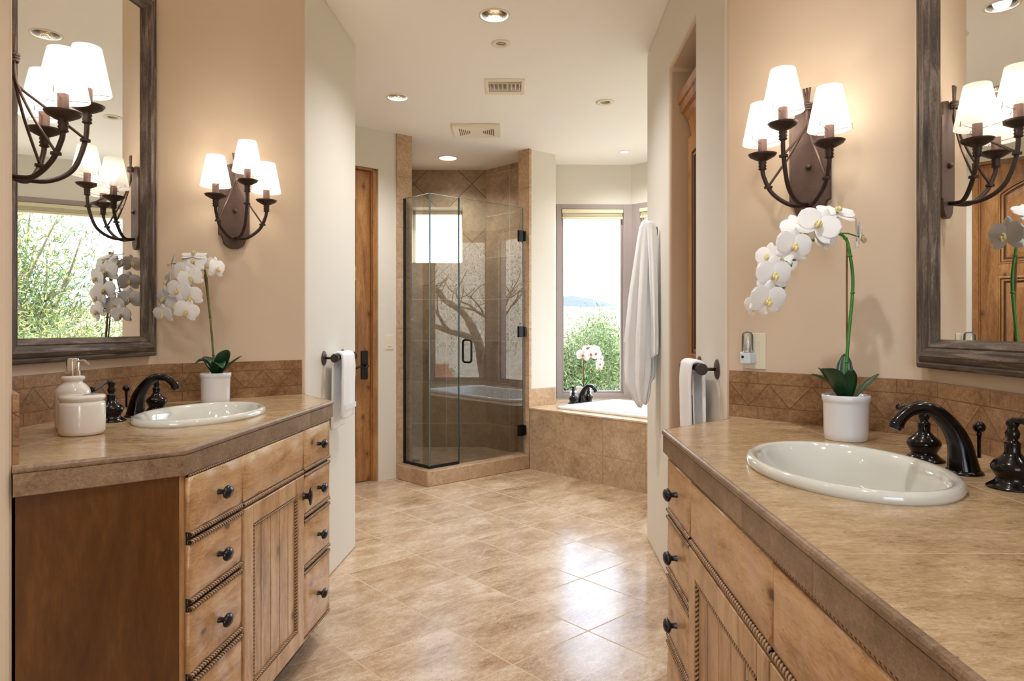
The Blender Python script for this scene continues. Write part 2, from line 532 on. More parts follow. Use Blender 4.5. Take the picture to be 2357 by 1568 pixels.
M_frame = wood('weathered_grey_brown_frame', srgb(46, 36, 30), srgb(86, 72, 61), srgb(142, 126, 112), (3, 1.4, 1), 0.6, 0, False, 0.05, 'UV', 1.0)
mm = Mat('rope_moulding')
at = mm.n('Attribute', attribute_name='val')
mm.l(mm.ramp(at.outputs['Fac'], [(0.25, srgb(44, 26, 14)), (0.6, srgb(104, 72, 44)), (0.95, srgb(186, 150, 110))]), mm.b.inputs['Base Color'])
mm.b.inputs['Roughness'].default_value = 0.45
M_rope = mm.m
M_bronze = simple('oil_rubbed_bronze', srgb(26, 20, 18), 0.22, 0.75, 0.5, 0.3)
M_knob = simple('black_bronze_knob', srgb(34, 34, 38), 0.3, 0.5, 0.5, 0.2)
M_iron = simple('brown_iron', srgb(84, 66, 58), 0.5, 0.35, 0.4, 0, 0.1, 200, 0.12)
M_iron_d = simple('dark_brown_iron', srgb(60, 46, 40), 0.45, 0.4, 0.4, 0, 0.1, 200, 0.1)
M_porc = simple('biscuit_porcelain', srgb(216, 215, 204), 0.07, 0, 0.5, 0.6)
M_tub = simple('white_tub_acrylic', srgb(240, 240, 236), 0.1, 0, 0.5, 0.5)
M_pot = simple('white_ceramic', srgb(232, 232, 232), 0.15, 0, 0.5, 0.4)
M_jar = simple('cream_ceramic', srgb(236, 230, 222), 0.1, 0, 0.5, 0.5)
M_chrome = simple('brushed_chrome', srgb(225, 220, 215), 0.12, 1.0)
M_mirror = simple('mirror_glass', (0.93, 0.94, 0.93, 1), 0.0, 1.0)
M_towel = simple('white_terry', srgb(251, 251, 251), 0.95, 0, 0.1, 0, 0.5, 420)
M_leaf = simple('dark_green_leaf', srgb(24, 66, 34), 0.35, 0, 0.5, 0, 0, 100, 0.2)
M_leaf2 = simple('bright_green_leaf', srgb(60, 130, 40), 0.35, 0, 0.5, 0, 0, 100, 0.2)
M_stem = simple('green_stem', srgb(64, 130, 38), 0.4, var=0.2, bscale=200)
M_stem_o = simple('olive_stem', srgb(96, 96, 40), 0.4, var=0.4, bscale=300)
M_stake = simple('brown_stake', srgb(120, 84, 40), 0.6)
M_soil = simple('potting_bark', srgb(90, 64, 44), 0.9, bumpy=0.6, bscale=120, var=0.4)
M_lip = simple('yellow_flower_throat', srgb(232, 214, 150), 0.5)
M_lipr = simple('red_flower_throat', srgb(196, 110, 80), 0.5)
mm = Mat('orchid_petal')
mm.b.inputs['Base Color'].default_value = srgb(246, 244, 242)
mm.b.inputs['Roughness'].default_value = 0.6
mm.b.inputs['Subsurface Weight'].default_value = 0.15
mm.b.inputs['Subsurface Radius'].default_value = (0.01, 0.01, 0.01)
M_petal = mm.m
M_black = simple('black_metal', srgb(22, 22, 24), 0.35, 0.4)
M_plate = simple('almond_plastic', srgb(228, 220, 192), 0.35)
M_bluewh = simple('bluish_white_plastic', srgb(212, 220, 226), 0.35)
M_winfr = simple('mauve_grey_window_frame', srgb(166, 152, 148), 0.45)
M_blind = simple('cream_blind', srgb(226, 214, 180), 0.5)
M_shglass = glassy('shower_glass', (0.80, 0.845, 0.80, 1), 2.2)
M_edgegl = simple('green_glass_edge', srgb(78, 112, 106), 0.1, 0, 0.8)
M_winglass = glassy('window_glass', (0.96, 0.98, 0.97, 1), 1.0)
M_clear = glassy('clear_ribbed_plastic', (0.97, 0.97, 0.97, 1), 1.2, 0.15)
M_bulb = emis('lit_bulb', (1, 0.90, 0.78, 1), 5)
M_canlit = emis('lit_diffuser', (1, 0.98, 0.94, 1), 9)
M_refl = simple('can_reflector', srgb(214, 204, 186), 0.15, 0.95, 0.5, 0, 0.3, 60)
M_canbulb = emis('can_bulb', (1, 0.86, 0.66, 1), 1.5)
# frosted shade: light from the bulb inside passes through it
mm = Mat('frosted_shade')
mm.t.nodes.remove(mm.b)
tr = mm.n('BsdfTranslucent'); tr.inputs[0].default_value = (0.72, 0.68, 0.62, 1)
df = mm.n('BsdfDiffuse'); df.inputs[0].default_value = (0.9, 0.88, 0.85, 1)
tp = mm.n('BsdfTransparent')
m1 = mm.n('MixShader', i0=0.6); mm.l(tr.outputs[0], m1.inputs[1]); mm.l(df.outputs[0], m1.inputs[2])
m2 = mm.n('MixShader', i0=0.24); mm.l(m1.outputs[0], m2.inputs[1]); mm.l(tp.outputs[0], m2.inputs[2])
mm.l(m2.outputs[0], mm.o.inputs[0])
M_shade = mm.m

# ------------------------------------------------------------------ room shell
WARM = (1.0, 0.91, 0.80)


def struct(mb, name, mats, **kw):
    o = mb.build(name, mats, **kw); o['kind'] = 'structure'; return o


# key corners of the room (metres, camera at 0,0)
E0 = (-1.032, 1.405); A0 = (-1.430, 1.862); AB = (-1.368, 2.590); BP = (-0.896, 2.955); PF = (-0.855, 3.722)
wl = MB()
wl.prism([(-1.95, 0.64), E0, A0, AB, BP, PF, (-1.0, 3.735), (-2.6, 3.80), (-2.6, 0.64)], 0, H, mats=[1, 1, 1, 1, 0, 0, 0, 0, 0])
struct(wl, 'wall_left', [M_wall, M_tan], bevel=0.012, bevel_seg=3)
wl = MB()
wl.box(-2.1, -1.95, -2.6, 0.64, 0, H)
struct(wl, 'wall_left', M_wall)

# right: vanity alcove with the linen niche
RC = (0.700, 2.235); CD = (1.085, 1.808)
nk = lambda d: (0.738 - 0.04 * (3.175 - d), d)
DN = 0.042
wr = MB()
dend = (CD[0] - DN * (CD[1] + 0.35), -0.35)
N1, N2, PR = nk(2.664), nk(3.2), nk(3.856)
ring = [CD, RC, N1, N2, PR, (1.83, 3.93), (3.2, 3.93), (3.2, -0.35), dend]
NT = 2.42
vs = [(x, y, 0) for x, y in ring] + [(x, y, H) for x, y in ring]
vs += [(*N1, NT), (*N2, NT), (1.45, 2.66, 0), (1.45, 3.215, 0), (1.45, 2.66, NT), (1.45, 3.215, NT)]
fs = [(0, 1, 10, 9), (1, 2, 18, 19, 3, 4, 13, 10), (4, 5, 14, 13), (5, 6, 15, 14), (6, 7, 16, 15), (7, 8, 17, 16), (8, 0, 9, 17),
      (2, 20, 22, 18), (20, 21, 23, 22), (21, 3, 19, 23), (18, 22, 23, 19), (0, 8, 7, 6, 5, 4, 3, 21, 20, 2, 1), (9, 10, 13, 14, 15, 16, 17)]
wr.add(vs, fs, [1, 0, 0, 0, 0, 0, 1, 1, 1, 1, 1, 0, 0])  # niche faces in tan: the recess shade is put into their colour
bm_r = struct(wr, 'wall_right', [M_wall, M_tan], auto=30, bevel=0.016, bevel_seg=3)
wr = MB()
wr.box(2.0, 2.15, -2.6, -0.35, 0, H)
struct(wr, 'wall_right', M_wall)
# wall behind the camera with an unseen opening added for soft daylight fill
wb = MB()
wb.box(-2.1, -1.0, -2.75, -2.6, 0, H); wb.box(1.0, 2.15, -2.75, -2.6, 0, H)
wb.box(-1.0, 1.0, -2.75, -2.6, 0, 0.7); wb.box(-1.0, 1.0, -2.75, -2.6, 2.4, H)
struct(wb, 'wall_behind', M_wall)

# door wall (runs 40 degrees) with the shower pilaster at its right end
DW = Fr(-0.927, 5.430, 40)
def dw(u, v): return DW.at(u, v)
wd = MB()
wd.prism([dw(-0.157, 0), dw(0.118, 0), dw(0.118, -0.13), dw(-0.157, -0.13)], 0, H)
wd.prism([dw(-1.05, 0), dw(-0.157, 0), dw(-0.157, -0.13), dw(-1.05, -0.13)], 2.445, H)
wd.prism([dw(-1.8, 0), dw(-1.05, 0), dw(-1.05, -0.13), dw(-1.8, -0.13)], 0, H)
struct(wd, 'wall_back', M_wall)
wd = MB()
wd.prism([(-2.45, 3.78), (-2.3, 3.78), dw(-1.8, 0), dw(-1.8, -0.13)], 0, H)
struct(wd, 'wall_left', M_wall)
wd = MB()
wd.prism([dw(0.0, 0.018), dw(0.138, 0.018), dw(0.138, -0.13), dw(0.117, -0.13), dw(0.117, 0), dw(0, 0)], 0.0, H)
struct(wd, 'trim_1', M_jamb)

# shower walls
ws = MB()
x0, x1, z0, z1 = -1.01, -0.485, 1.835, 2.385
for a in ((-1.35, x0, 0, H), (x1, -0.20, 0, H), (x0, x1, 0, z0), (x0, x1, z1, H)):
    ws.prism([(a[0], 6.67), (a[1], 6.68), (a[1], 7.0), (a[0], 7.0)], a[2], a[3], mats=[0, 1, 1, 1])
for k, f in enumerate(ws.f):
    pass
lowb = struct(ws, 'wall_back', [M_sh, M_white])
ws2 = MB()
# upper part of the back wall is laid on the diagonal, lower part square
for a in ((-1.35, x0, 1.62, H), (x1, -0.24, 1.62, H), (x0, x1, 1.62, z0), (x0, x1, z1, H)):
    ws2.quad((a[0], 6.668, a[2]), (a[1], 6.678, a[2]), (a[1], 6.678, a[3]), (a[0], 6.668, a[3]), 0, [(a[0], a[2]), (a[1], a[2]), (a[1], a[3]), (a[0], a[3])])
struct(ws2, 'trim_2', M_sh_diag)
ws = MB()
ws.prism([(-1.5, 5.1), dw(0.118, -0.131), (-1.02, 6.7), (-1.35, 6.9)][::-1], 0, H)
ws.v = []; ws.f = []; ws.m = []; ws.uv = []; ws.val = []
ws.prism([dw(-0.30, -0.131), dw(0.117, -0.131), (-1.02, 6.72), (-1.5, 6.72)], 0, H)
struct(ws, 'wall_left', M_sh)
ws = MB()
ST = [(0.065, 5.975), (0.145, 5.885), (0.385, 6.085), (0.42, 6.45), (0.42, 6.85), (-0.26, 6.85), (-0.257, 6.68), (0.259, 6.146)]
ws.prism(ST, 0, H, mats=[1, 0, 0, 0, 0, 2, 2, 2])
struct(ws, 'wall_back', [M_wall, M_jamb, M_sh])
ws = MB()
ws.prism([(0.057, 5.967), (0.148, 5.868), (0.168, 5.888), (0.145, 5.910), (0.070, 5.982)], 0, H)
struct(ws, 'trim_3', M_jamb)

# window bay
BAY = [(0.42, 6.45), (1.13, 6.47), (2.40, 5.32), (2.36, 4.50), (1.83, 3.98)]
BAYO = [(0.42, 6.62), (1.20, 6.64), (2.57, 5.39), (2.53, 4.43), (1.95, 3.86)]
ZW0, ZW1 = 0.53, 2.375
wbay = MB()
for i in range(4):
    q = [BAY[i], BAY[i + 1], BAYO[i + 1], BAYO[i]]
    wbay.prism(q, ZW1, H)
    wbay.prism(q, -0.2, ZW0)
wbay.prism([BAY[3], (2.10, 4.245), (2.24, 4.10), BAYO[3]], ZW0, ZW1)
wbay.prism([(2.10, 4.245), BAY[4], BAYO[4], (2.24, 4.10)], ZW0, ZW1)
struct(wbay, 'wall_right', M_wall)

# floor and ceiling
fl = MB()
fl.prism([(-2.6, -2.75), (3.0, -2.75), (3.0, 4.6), (2.0, 6.9), (-2.6, 6.9)], -0.12, 0)
struct(fl, 'floor', M_floor)
CANS = [(-0.087, 3.369, .066, 'big', 'recessed ceiling light with shiny open reflector nearest the camera'),
        (-0.769, 4.568, .062, 'big', 'recessed ceiling light with shiny reflector above the left door side'),
        (0.05, 0.9, .066, 'big', 'unseen recessed light added over the aisle to brighten both vanities'),  # can added out of view as fill for the vanity fronts
        (-0.95, 1.6, .066, 'big', 'recessed ceiling light seen in the left mirror'),
        (0.62, 1.35, .066, 'big', 'recessed ceiling light seen at the top of the right mirror'),
        (-0.060, 3.703, .028, 'eye', 'tiny round ceiling eyeball light in front of the supply vent'),
        (0.639, 4.665, .034, 'eye', 'round eyeball ceiling light near the right partition'),
        (0.987, 5.975, .036, 'big2', 'small recessed ceiling light over the bathtub window'),
        (-0.585, 6.204, .080, 'lit', 'brightly lit round ceiling light inside the shower')]
holes = []
for x, y, r, k, lb in CANS:
    holes.append([(x + r * cos(2 * pi * i / 28), y + r * sin(2 * pi * i / 28)) for i in range(28)])
vx0, vx1, vy0, vy1 = -0.150, 0.060, 4.265, 4.45
holes.append([(vx0, vy0), (vx1, vy0), (vx1, vy1), (vx0, vy1)])
cl = MB()
cl.prism([(-2.6, -2.75), (3.0, -2.75), (3.0, 4.6), (2.6, 5.6), (1.3, 6.9), (-2.6, 6.9)], H, H + 0.16, holes=holes)
cl.prism([(-2.6, -2.75), (3.0, -2.75), (3.0, 4.6), (2.6, 5.6), (1.3, 6.9), (-2.6, 6.9)], H + 0.16, H + 0.2)
struct(cl, 'ceiling', M_ceil)

# ------------------------------------------------------------------ ceiling lights and vents
def can(x, y, r, kind, label):
    t = thing('recessed_light', label, 'ceiling light', (x, y, H), 0, 'recessed ceiling lights')
    a = MB()
    if kind == 'eye':
        a.lathe([(r, 0.02), (r, -0.002), (r + .006, -0.006), (r * 1.9, -0.004), (r * 1.9, 0.0)], seg=36, cap=False)
        a.build('trim_ring', M_white, t, smooth=True)
        e = MB(); e.lathe([(0.001, 0.05), (r * .8, 0.05), (r * .8, 0.012), (r * 0.98, 0.004), (r * 0.98, 0.05)], seg=28, cap=False); e.build('eyeball', M_refl, t, smooth=True)
        return
    a.lathe([(r, 0.002), (r, -0.003), (r + 0.003, -0.005), (r + 0.012, -0.003), (r + 0.013, 0)], seg=40, cap=False)
    a.build('trim_ring', M_white, t, smooth=True)
    c = MB(); c.lathe([(r * .99, 0.0), (r * .95, 0.06), (r * .8, 0.11), (r * .45, 0.145), (0.0005, 0.15)], seg=40, cap=False)
    c.build('reflector', M_refl, t, smooth=True)
    b = MB()
    if kind == 'lit':
        b.lathe([(0.0005, 0.012), (r * .9, 0.012), (r * .95, 0.014)], seg=36, cap=False); b.build('diffuser', M_canlit, t)
    else:
        b.ball((0, 0, 0.085), r * .42, sz=1.1); b.build('bulb', M_canbulb, t, smooth=True)
    l = bpy.data.lights.new('can_lamp', 'SPOT'); l.energy = {'big': 80 if y > 3 else 55 if x == 0.05 else 14, 'big2': 40, 'lit': 70}[kind]; l.color = (.98, .98, 1) if kind != 'lit' else (1, .96, .9)
    l.spot_size = R(140); l.spot_blend = 0.8; l.shadow_soft_size = r * 0.6
    lo = bpy.data.objects.new('can_lamp', l); lo.parent = t; lo.location = (0, 0, 0.0 if kind == 'lit' else 0.02); COL.objects.link(lo)


for c_ in CANS: can(*c_)

t = thing('supply_vent', 'square white ceiling air vent with angled louvres', 'vent', (0, 0, H))
a = MB()
for q in ((-0.172, -0.150, 4.226, 4.50), (0.060, 0.082, 4.226, 4.50), (-0.150, 0.060, 4.226, 4.265), (-0.150, 0.060, 4.45, 4.50)):
    a.box(q[0], q[1], q[2], q[3], -0.007, 0)
a.build('vent_frame', M_white, t, bevel=0.002)
a = MB(); a.box(-0.15, 0.06, 4.265, 4.45, 0.10, 0.11); a.build('duct', simple('duct_dark', srgb(60, 54, 46), 0.8), t)
a = MB(); a.box(-0.149, 0.059, 4.275, 4.279, 0.002, 0.04); a.box(-0.149, 0.059, 4.31, 4.313, -0.004, 0.03); a.build('cross_bar', M_white, t)
for k in range(8):
    x = -0.140 + k * 0.0265
    a = MB(); s = -0.012 if k < 4 else 0.012
    a.add([(x, 4.32, 0), (x + .003, 4.32, 0), (x + .003 + s, 4.32, .03), (x + s, 4.32, .03), (x, 4.44, 0), (x + .003, 4.44, 0), (x + .003 + s, 4.44, .03), (x + s, 4.44, .03)],
          [(0, 1, 2, 3), (7, 6, 5, 4), (0, 4, 5, 1), (1, 5, 6, 2), (2, 6, 7, 3), (3, 7, 4, 0)])
    a.build('louvre', M_white, t)
t = thing('exhaust_fan', 'flat rectangular white exhaust fan grille on the ceiling before the shower', 'vent', (-0.275, 5.31, H))
a = MB(); a.box(-0.185, 0.185, -0.155, 0.155, -0.022, 0); a.build('cover', M_white, t, bevel=0.006)
for s in (-1, 1):
    for k in range(6):
        a = MB(); x = s * (0.055 + k * 0.015); hh = 0.03 + k * 0.012
        a.box(x - .003, x + .003, -hh, hh, -0.0235, -0.021); a.build('slot', M_groove, t)

# ------------------------------------------------------------------ sconces
def sconce(label, x, y, deg):
    t = thing('wall_sconce', label, 'wall lamp', (x, y, 1.52), R(deg), 'three-shade iron wall sconces')
    # back plate: lobed top and bottom
    pts = []
    wd_, hh = 0.060, 0.345
    pts += [(wd_, 0.055), (wd_, hh - 0.055), (wd_ - .010, hh - 0.050), (wd_ - .014, hh - .040)]
    for k in range(9):
        a = pi * k / 8; pts.append(((wd_ - .016) * cos(a), hh - 0.034 + 0.034 * sin(a)))
    pts += [(-wd_ + .014, hh - .040), (-wd_ + .010, hh - 0.050), (-wd_, hh - 0.055), (-wd_, 0.055), (-wd_ + .010, .050), (-wd_ + .014, .040)]
    for k in range(9):
        a = pi + pi * k / 8; pts.append(((wd_ - .016) * cos(a), 0.034 + 0.034 * sin(a)))
    pts += [(wd_ - .014, .040), (wd_ - .010, .050)]
    a = MB(); n = len(pts)
    a.add([(p[0], -0.001, p[1]) for p in pts] + [(p[0], -0.016, p[1]) for p in pts],
          [tuple(range(n)), tuple(range(2 * n - 1, n - 1, -1))] + [(i, n + i, n + (i + 1) % n, (i + 1) % n) for i in range(n)])
    a.build('back_plate', M_iron, t, bevel=0.002)
    a = MB(); a.ball((0, -0.02, 0.155), 0.0085); a.build('plate_screw', M_iron, t, smooth=True)
    arms = [(-0.097, 0.11, 0.186), (0.0, 0.183, 0.242), (0.097, 0.11, 0.186)]
    for u, v, z in arms:
        a = MB()
        w_ = 0.55
        path = spline([(0, -0.018, 0.045), (u * .35, -0.018 - (v - .018) * .45, 0.030 + .012), (u * .78, -(v * .82), 0.078), (u * .97, -v * .97, 0.078 + (z - .078) * .45), (u, -v, z - 0.035)], 8)
        a.tube(path, 0.0062, 10)
        a.build('arm', M_iron_d, t, smooth=True)
        cz = 0.099 if u else 0.163
        # where the tie rod meets the arm
        best = min(path, key=lambda p: abs(p.z - cz))
        a = MB(); a.lathe([(0.004, -.004), (0.012, -.003), (0.012, .003), (0.004, .004)], tuple(best), 16); a.build('collar', M_iron_d, t)
        b = MB()
        b.tube(spline([(u * .10, -0.030, 0.385), (u * .02, -0.030, 0.325), (u * .06, -0.034, 0.27), (lerp(0, best.x, .45), lerp(-.03, best.y, .42), 0.19 + (cz - .099) * .55), (best.x, best.y, cz)], 6), 0.0036, 8)
        b.build('tie_rod', M_iron, t, smooth=True)
        a = MB(); a.lathe([(0.006, z - .040), (0.012, z - .036), (0.0095, z - .031), (0.012, z - .027), (0.0095, z - .022), (0.012, z - .017), (0.010, z - .012), (0.022, z - .006), (0.036, z + .002), (0.041, z + 0.009), (0.039, z + .0095), (0.020, z + .001), (0.0005, z + .0)], (u, -v, 0), 28, cap=False)
        a.build('drip_pan', M_iron_d, t, smooth=True)
        a = MB(); a.lathe([(0.0125, z), (0.0125, z + 0.052), (0.008, z + .053)], (u, -v, 0), 16); a.build('candle_sleeve', simple('sleeve_brown', srgb(104, 78, 68), 0.5), t, smooth=False) if 'M_sleeve' not in globals() else a.build('candle_sleeve', M_sleeve, t)
        zb = z + 0.040
        a = MB(); a.lathe([(0.056, zb), (0.0565, zb + .001), (0.033, zb + 0.118)], (u, -v, 0), 40, cap=False)
        sh = a.build('lamp_shade', M_shade, t, smooth=True)
        a = MB()
        for k in range(3):
            q = 2 * pi * k / 3 + 0.5
            a.tube([(u + .012 * cos(q), -v + .012 * sin(q), zb - .002), (u + .05 * cos(q), -v + .05 * sin(q), zb + .004), (u + .0575 * cos(q), -v + .0575 * sin(q), zb - .001), (u + .056 * cos(q), -v + .056 * sin(q), zb + .014)], 0.0008, 5)
        a.build('shade_clip', M_iron, t, smooth=True)
        a = MB(); a.ball((u, -v, zb + .050), 0.013, sz=1.7, seg=14); a.build('bulb', M_bulb, t, smooth=True)
        l = bpy.data.lights.new('sconce_bulb', 'POINT'); l.energy = 2.8; l.color = WARM; l.shadow_soft_size = 0.022
        lo = bpy.data.objects.new('sconce_bulb', l); lo.location = (u, -v, zb + .060); lo.parent = t; COL.objects.link(lo)
    a = MB()
    for k in range(3):
        q = [(0.013 * cos(2 * pi * i / 16), -0.031 + .009 * sin(2 * pi * i / 16), 0.322 + k * 0.007) for i in range(17)]
        a.tube(q, 0.0036, 6)
    a.build('binding_wire', M_iron, t, smooth=True)
    return t


M_sleeve = simple('sleeve_brown', srgb(110, 82, 72), 0.5)
sconce('dark iron three-shade sconce on the wall just right of the left mirror', -1.134, 2.768, 38)
sconce('dark iron three-shade sconce between the right partition and the right mirror', 0.889, 2.020, -47)
sconce('large near sconce overlapping the left mirror, cut off at the photo edge', -1.218, 1.613, 135.5)

# ------------------------------------------------------------------ mirrors
def mirror(label, fr, u0, u1, z0, z1, w_=0.075):
    t = thing('framed_mirror', label, 'mirror', (*fr.at(0, 0), 0), fr.a)
    # moulded frame: profile swept round the rectangle, mitred
    prof = [(0.0, 0.001), (0.0, 0.022), (0.004, 0.028), (0.012, 0.030), (0.016, 0.026), (0.020, 0.030), (0.032, 0.036), (0.046, 0.034), (0.052, 0.026), (0.056, 0.028), (0.064, 0.024), (0.069, 0.016), (w_, 0.012), (w_, 0.001)]
    cs = [(u0, z0, 1, 1), (u1, z0, -1, 1), (u1, z1, -1, -1), (u0, z1, 1, -1)]
    a = MB()
    per = 0
    for i in range(4):
        c0 = cs[i]; c1 = cs[(i + 1) % 4]
        L = math.hypot(c1[0] - c0[0], c1[1] - c0[1])
        for k in range(len(prof) - 1):
            p, q = prof[k], prof[k + 1]
            vs = [(c0[0] + c0[2] * p[0], -p[1], c0[1] + c0[3] * p[0]), (c1[0] + c1[2] * p[0], -p[1], c1[1] + c1[3] * p[0]),
                  (c1[0] + c1[2] * q[0], -q[1], c1[1] + c1[3] * q[0]), (c0[0] + c0[2] * q[0], -q[1], c0[1] + c0[3] * q[0])]
            a.add(vs, [(0, 1, 2, 3)], 0, [[(per * .9, p[0] * 26), ((per + L) * .9, p[0] * 26), ((per + L) * .9, q[0] * 26), (per * .9, q[0] * 26)]])
        per += L
    a.build('frame', M_frame, t)
    g = MB(); g.quad((u0 + w_ - .003, -0.0125, z0 + w_ - .003), (u1 - w_ + .003, -0.0125, z0 + w_ - .003), (u1 - w_ + .003, -0.0125, z1 - w_ + .003), (u0 + w_ - .003, -0.0125, z1 - w_ + .003))
    g.build('mirror_glass', M_mirror, t)
    g = MB(); g.box(u0 + .01, u1 - .01, -0.010, 0.012, z0 + .01, z1 - .01); g.build('backing', M_groove, t)
    return t


FA = Fr(AB[0], AB[1], 84.7)      # along the left mirror wall, u=0 at the far corner
mirror('tall mirror in a weathered grey wood frame on the left wall', FA, -0.722, -0.016, 1.095, 2.447)
FD = Fr(CD[0] - .002, CD[1], -92.4)
mirror('tall mirror in a weathered grey wood frame on the right wall', FD, 0.034, 0.79, 1.097, 2.447)

# ------------------------------------------------------------------ vanities
SL = (-0.996, 2.19, 0.262, 0.176, R(86.5))
SR = (0.656, 1.342, 0.258, 0.175, R(88.5))


def ellipse(cx, cy, a, b, ang, n=48):
    return [(cx + a * cos(2 * pi * k / n) * cos(ang) - b * sin(2 * pi * k / n) * sin(ang), cy + a * cos(2 * pi * k / n) * sin(ang) + b * sin(2 * pi * k / n) * cos(ang)) for k in range(n)]


def knob(parent, u, z, v=0.02, kind='round'):
    a = MB()
    rot = M.Rotation(pi / 2, 3, 'X')       # local z -> -y
    if kind == 'round':
        a.lathe([(0.009, 0), (0.0085, .003), (0.0075, .008), (0.0075, .014), (0.013, .017), (0.0195, .021), (0.0205, .025), (0.017, .030), (0.009, .034), (0.0005, .035)], (u, -v, z), 24, 1.15, .85, rot=rot, cap=False)
    else:
        a.lathe([(0.009, 0), (0.006, .006), (0.006, .018), (0.012, .022), (0.018, .025), (0.018, .028), (0.010, .031), (0.0005, .032)], (u, -v, z), 20, 0.85, 1.7, rot=rot, cap=False)
    return a.build('knob', M_knob, parent, smooth=True)


def hammered(u0, u1, z0, z1, v0, v1, seed=0):
    """drawer board with a gently uneven hand-worked face"""
    a = MB()
    nx = max(4, int((u1 - u0) / 0.018)); nz = max(4, int((z1 - z0) / 0.018))
    vs = []; fs = []
    for j in range(nz + 1):
        for i in range(nx + 1):
            u = lerp(u0, u1, i / nx); z = lerp(z0, z1, j / nz)
            e = min(i, nx - i, j, nz - j)
            d = 0.0032 * MN.noise(V((u * 16 + seed * 7, z * 20, seed)))
            vs.append((u, -(v1 + (d if e > 0 else -0.004)), z))
    for j in range(nz):
        for i in range(nx):
            q = j * (nx + 1) + i; fs.append((q, q + 1, q + nx + 2, q + nx + 1))
    a.add(vs, fs)
    a.box(u0, u1, -(v1 - .0035), -v0, z0, z1)
    return a


def vanity(name_label, fr, foot, toe, bowl, side_mat_edges):
    t = thing('vanity_cabinet', name_label, 'cabinet', (fr.x, fr.y, 0), fr.a)
    loc = [fr.inv(x, y) for x, y in foot]
    a = MB(); a.prism(loc, 0.112, 0.851, mats=side_mat_edges, holes=[[fr.inv(*p) for p in ellipse(bowl[0], bowl[1], bowl[2] * .96, bowl[3] * .96, bowl[4])]])
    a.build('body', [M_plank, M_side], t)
    tl = [fr.inv(x, y) for x, y in toe]
    a = MB(); a.prism(tl, 0.0, 0.112); a.build('toe_kick', M_groove, t)
    return t


def rope_row(parent, u0, u1, z, v=0.012, r=0.0068, double=True):
    a = MB()
    if double:
        a.rope((u0, -v, z + .0095), (u1, -v, z + .0095), r)
        a.rope((u0, -v, z - .0095), (u1, -v, z - .0095), r)
        a.box(u0 + .004, u1 - .004, -.006, -.001, z - .018, z + .018, 1)
    else:
        a.rope((u0, -v, z), (u1, -v, z), r)
        a.box(u0 + .004, u1 - .004, -.006, -.001, z - .009, z + .009, 1)
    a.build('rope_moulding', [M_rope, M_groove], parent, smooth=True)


ZR = [(0.712, 0.842), (0.553, 0.680), (0.373, 0.519), (0.123, 0.339)]


def drawers(t, u0, u1, seed):
    for k, (z0, z1) in enumerate(ZR):
        d = hammered(u0, u1, z0, z1, 0.001, 0.016, seed + k).build('drawer', M_drawer, t, smooth=False)
        for p in d.data.polygons: p.use_smooth = True
        knob(d, (u0 + u1) / 2, (z0 + z1) / 2, 0.016)
    for z in (0.696, 0.536, 0.356): rope_row(t, u0, u1, z)


def false_front(t, u0, u1, seed):
    d = hammered(u0, u1, ZR[0][0], ZR[0][1], 0.001, 0.016, seed).build('false_drawer_front', M_drawer, t, smooth=True)
    rope_row(t, u0, u1, 0.7035, double=False)


def vdoor(t, u0, u1, knob_u, seed):
    z0, z1 = 0.117, 0.693
    sw, rl = 0.056, 0.056
    a = MB()
    a.box(u0, u0 + sw, -.018, -.001, z0, z1); a.box(u1 - sw, u1, -.018, -.001, z0, z1)
    a.box(u0 + sw, u1 - sw, -.018, -.001, z0, z0 + rl); a.box(u0 + sw, u1 - sw, -.018, -.001, z1 - rl, z1)
    d = a.build('cabinet_door', M_plank, t, bevel=0.002)
    n = 5
    pw = (u1 - u0 - 2 * sw) / n
    for k in range(n):
        a = MB(); a.box(u0 + sw + k * pw + .0015, u0 + sw + (k + 1) * pw - .0015, -.010, -.0015, z0 + rl, z1 - rl)
        a.build('plank', M_plank, d, bevel=0.002)
    a = MB(); a.box(u0 + sw, u1 - sw, -.004, -.001, z0 + rl, z1 - rl, 1)
    e = 0.007; r = 0.0055; v = 0.013
    A_ = (u0 + sw + e, -v, z0 + rl + e); B_ = (u1 - sw - e, -v, z0 + rl + e); C_ = (u1 - sw - e, -v, z1 - rl - e); D_ = (u0 + sw + e, -v, z1 - rl - e)
    for p, q in ((A_, B_), (B_, C_), (C_, D_), (D_, A_)): a.rope(p, q, r)
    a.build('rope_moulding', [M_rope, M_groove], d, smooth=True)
    knob(d, knob_u, 0.622, 0.018, 'oval')


# left
VL = Fr(-0.783, 1.600, 86.28)
footL = [(-1.031, 1.411), (-0.783, 1.600), (-0.716, 2.633), (-0.895, 2.86), (-0.93, 2.905), (-1.362, 2.565), (-1.405, 1.875)]
toeL = [(-1.06, 1.46), (-0.85, 1.66), (-0.79, 2.58), (-0.93, 2.80), (-1.36, 2.55), (-1.40, 1.875)]
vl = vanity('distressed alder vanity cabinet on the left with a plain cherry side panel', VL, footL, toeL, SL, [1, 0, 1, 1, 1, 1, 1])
drawers(vl, 0.023, 0.293, 1)
false_front(vl, 0.299, 0.749, 9)
vdoor(vl, 0.299, 0.749, 0.738, 3)
drawers(vl, 0.755, 1.024, 21)
rope_row(vl, 0.02, 1.026, 0.8475, v=.0075, double=False, r=.0045)
rope_row(vl, 0.02, 1.026, 0.115, double=False, r=.005)
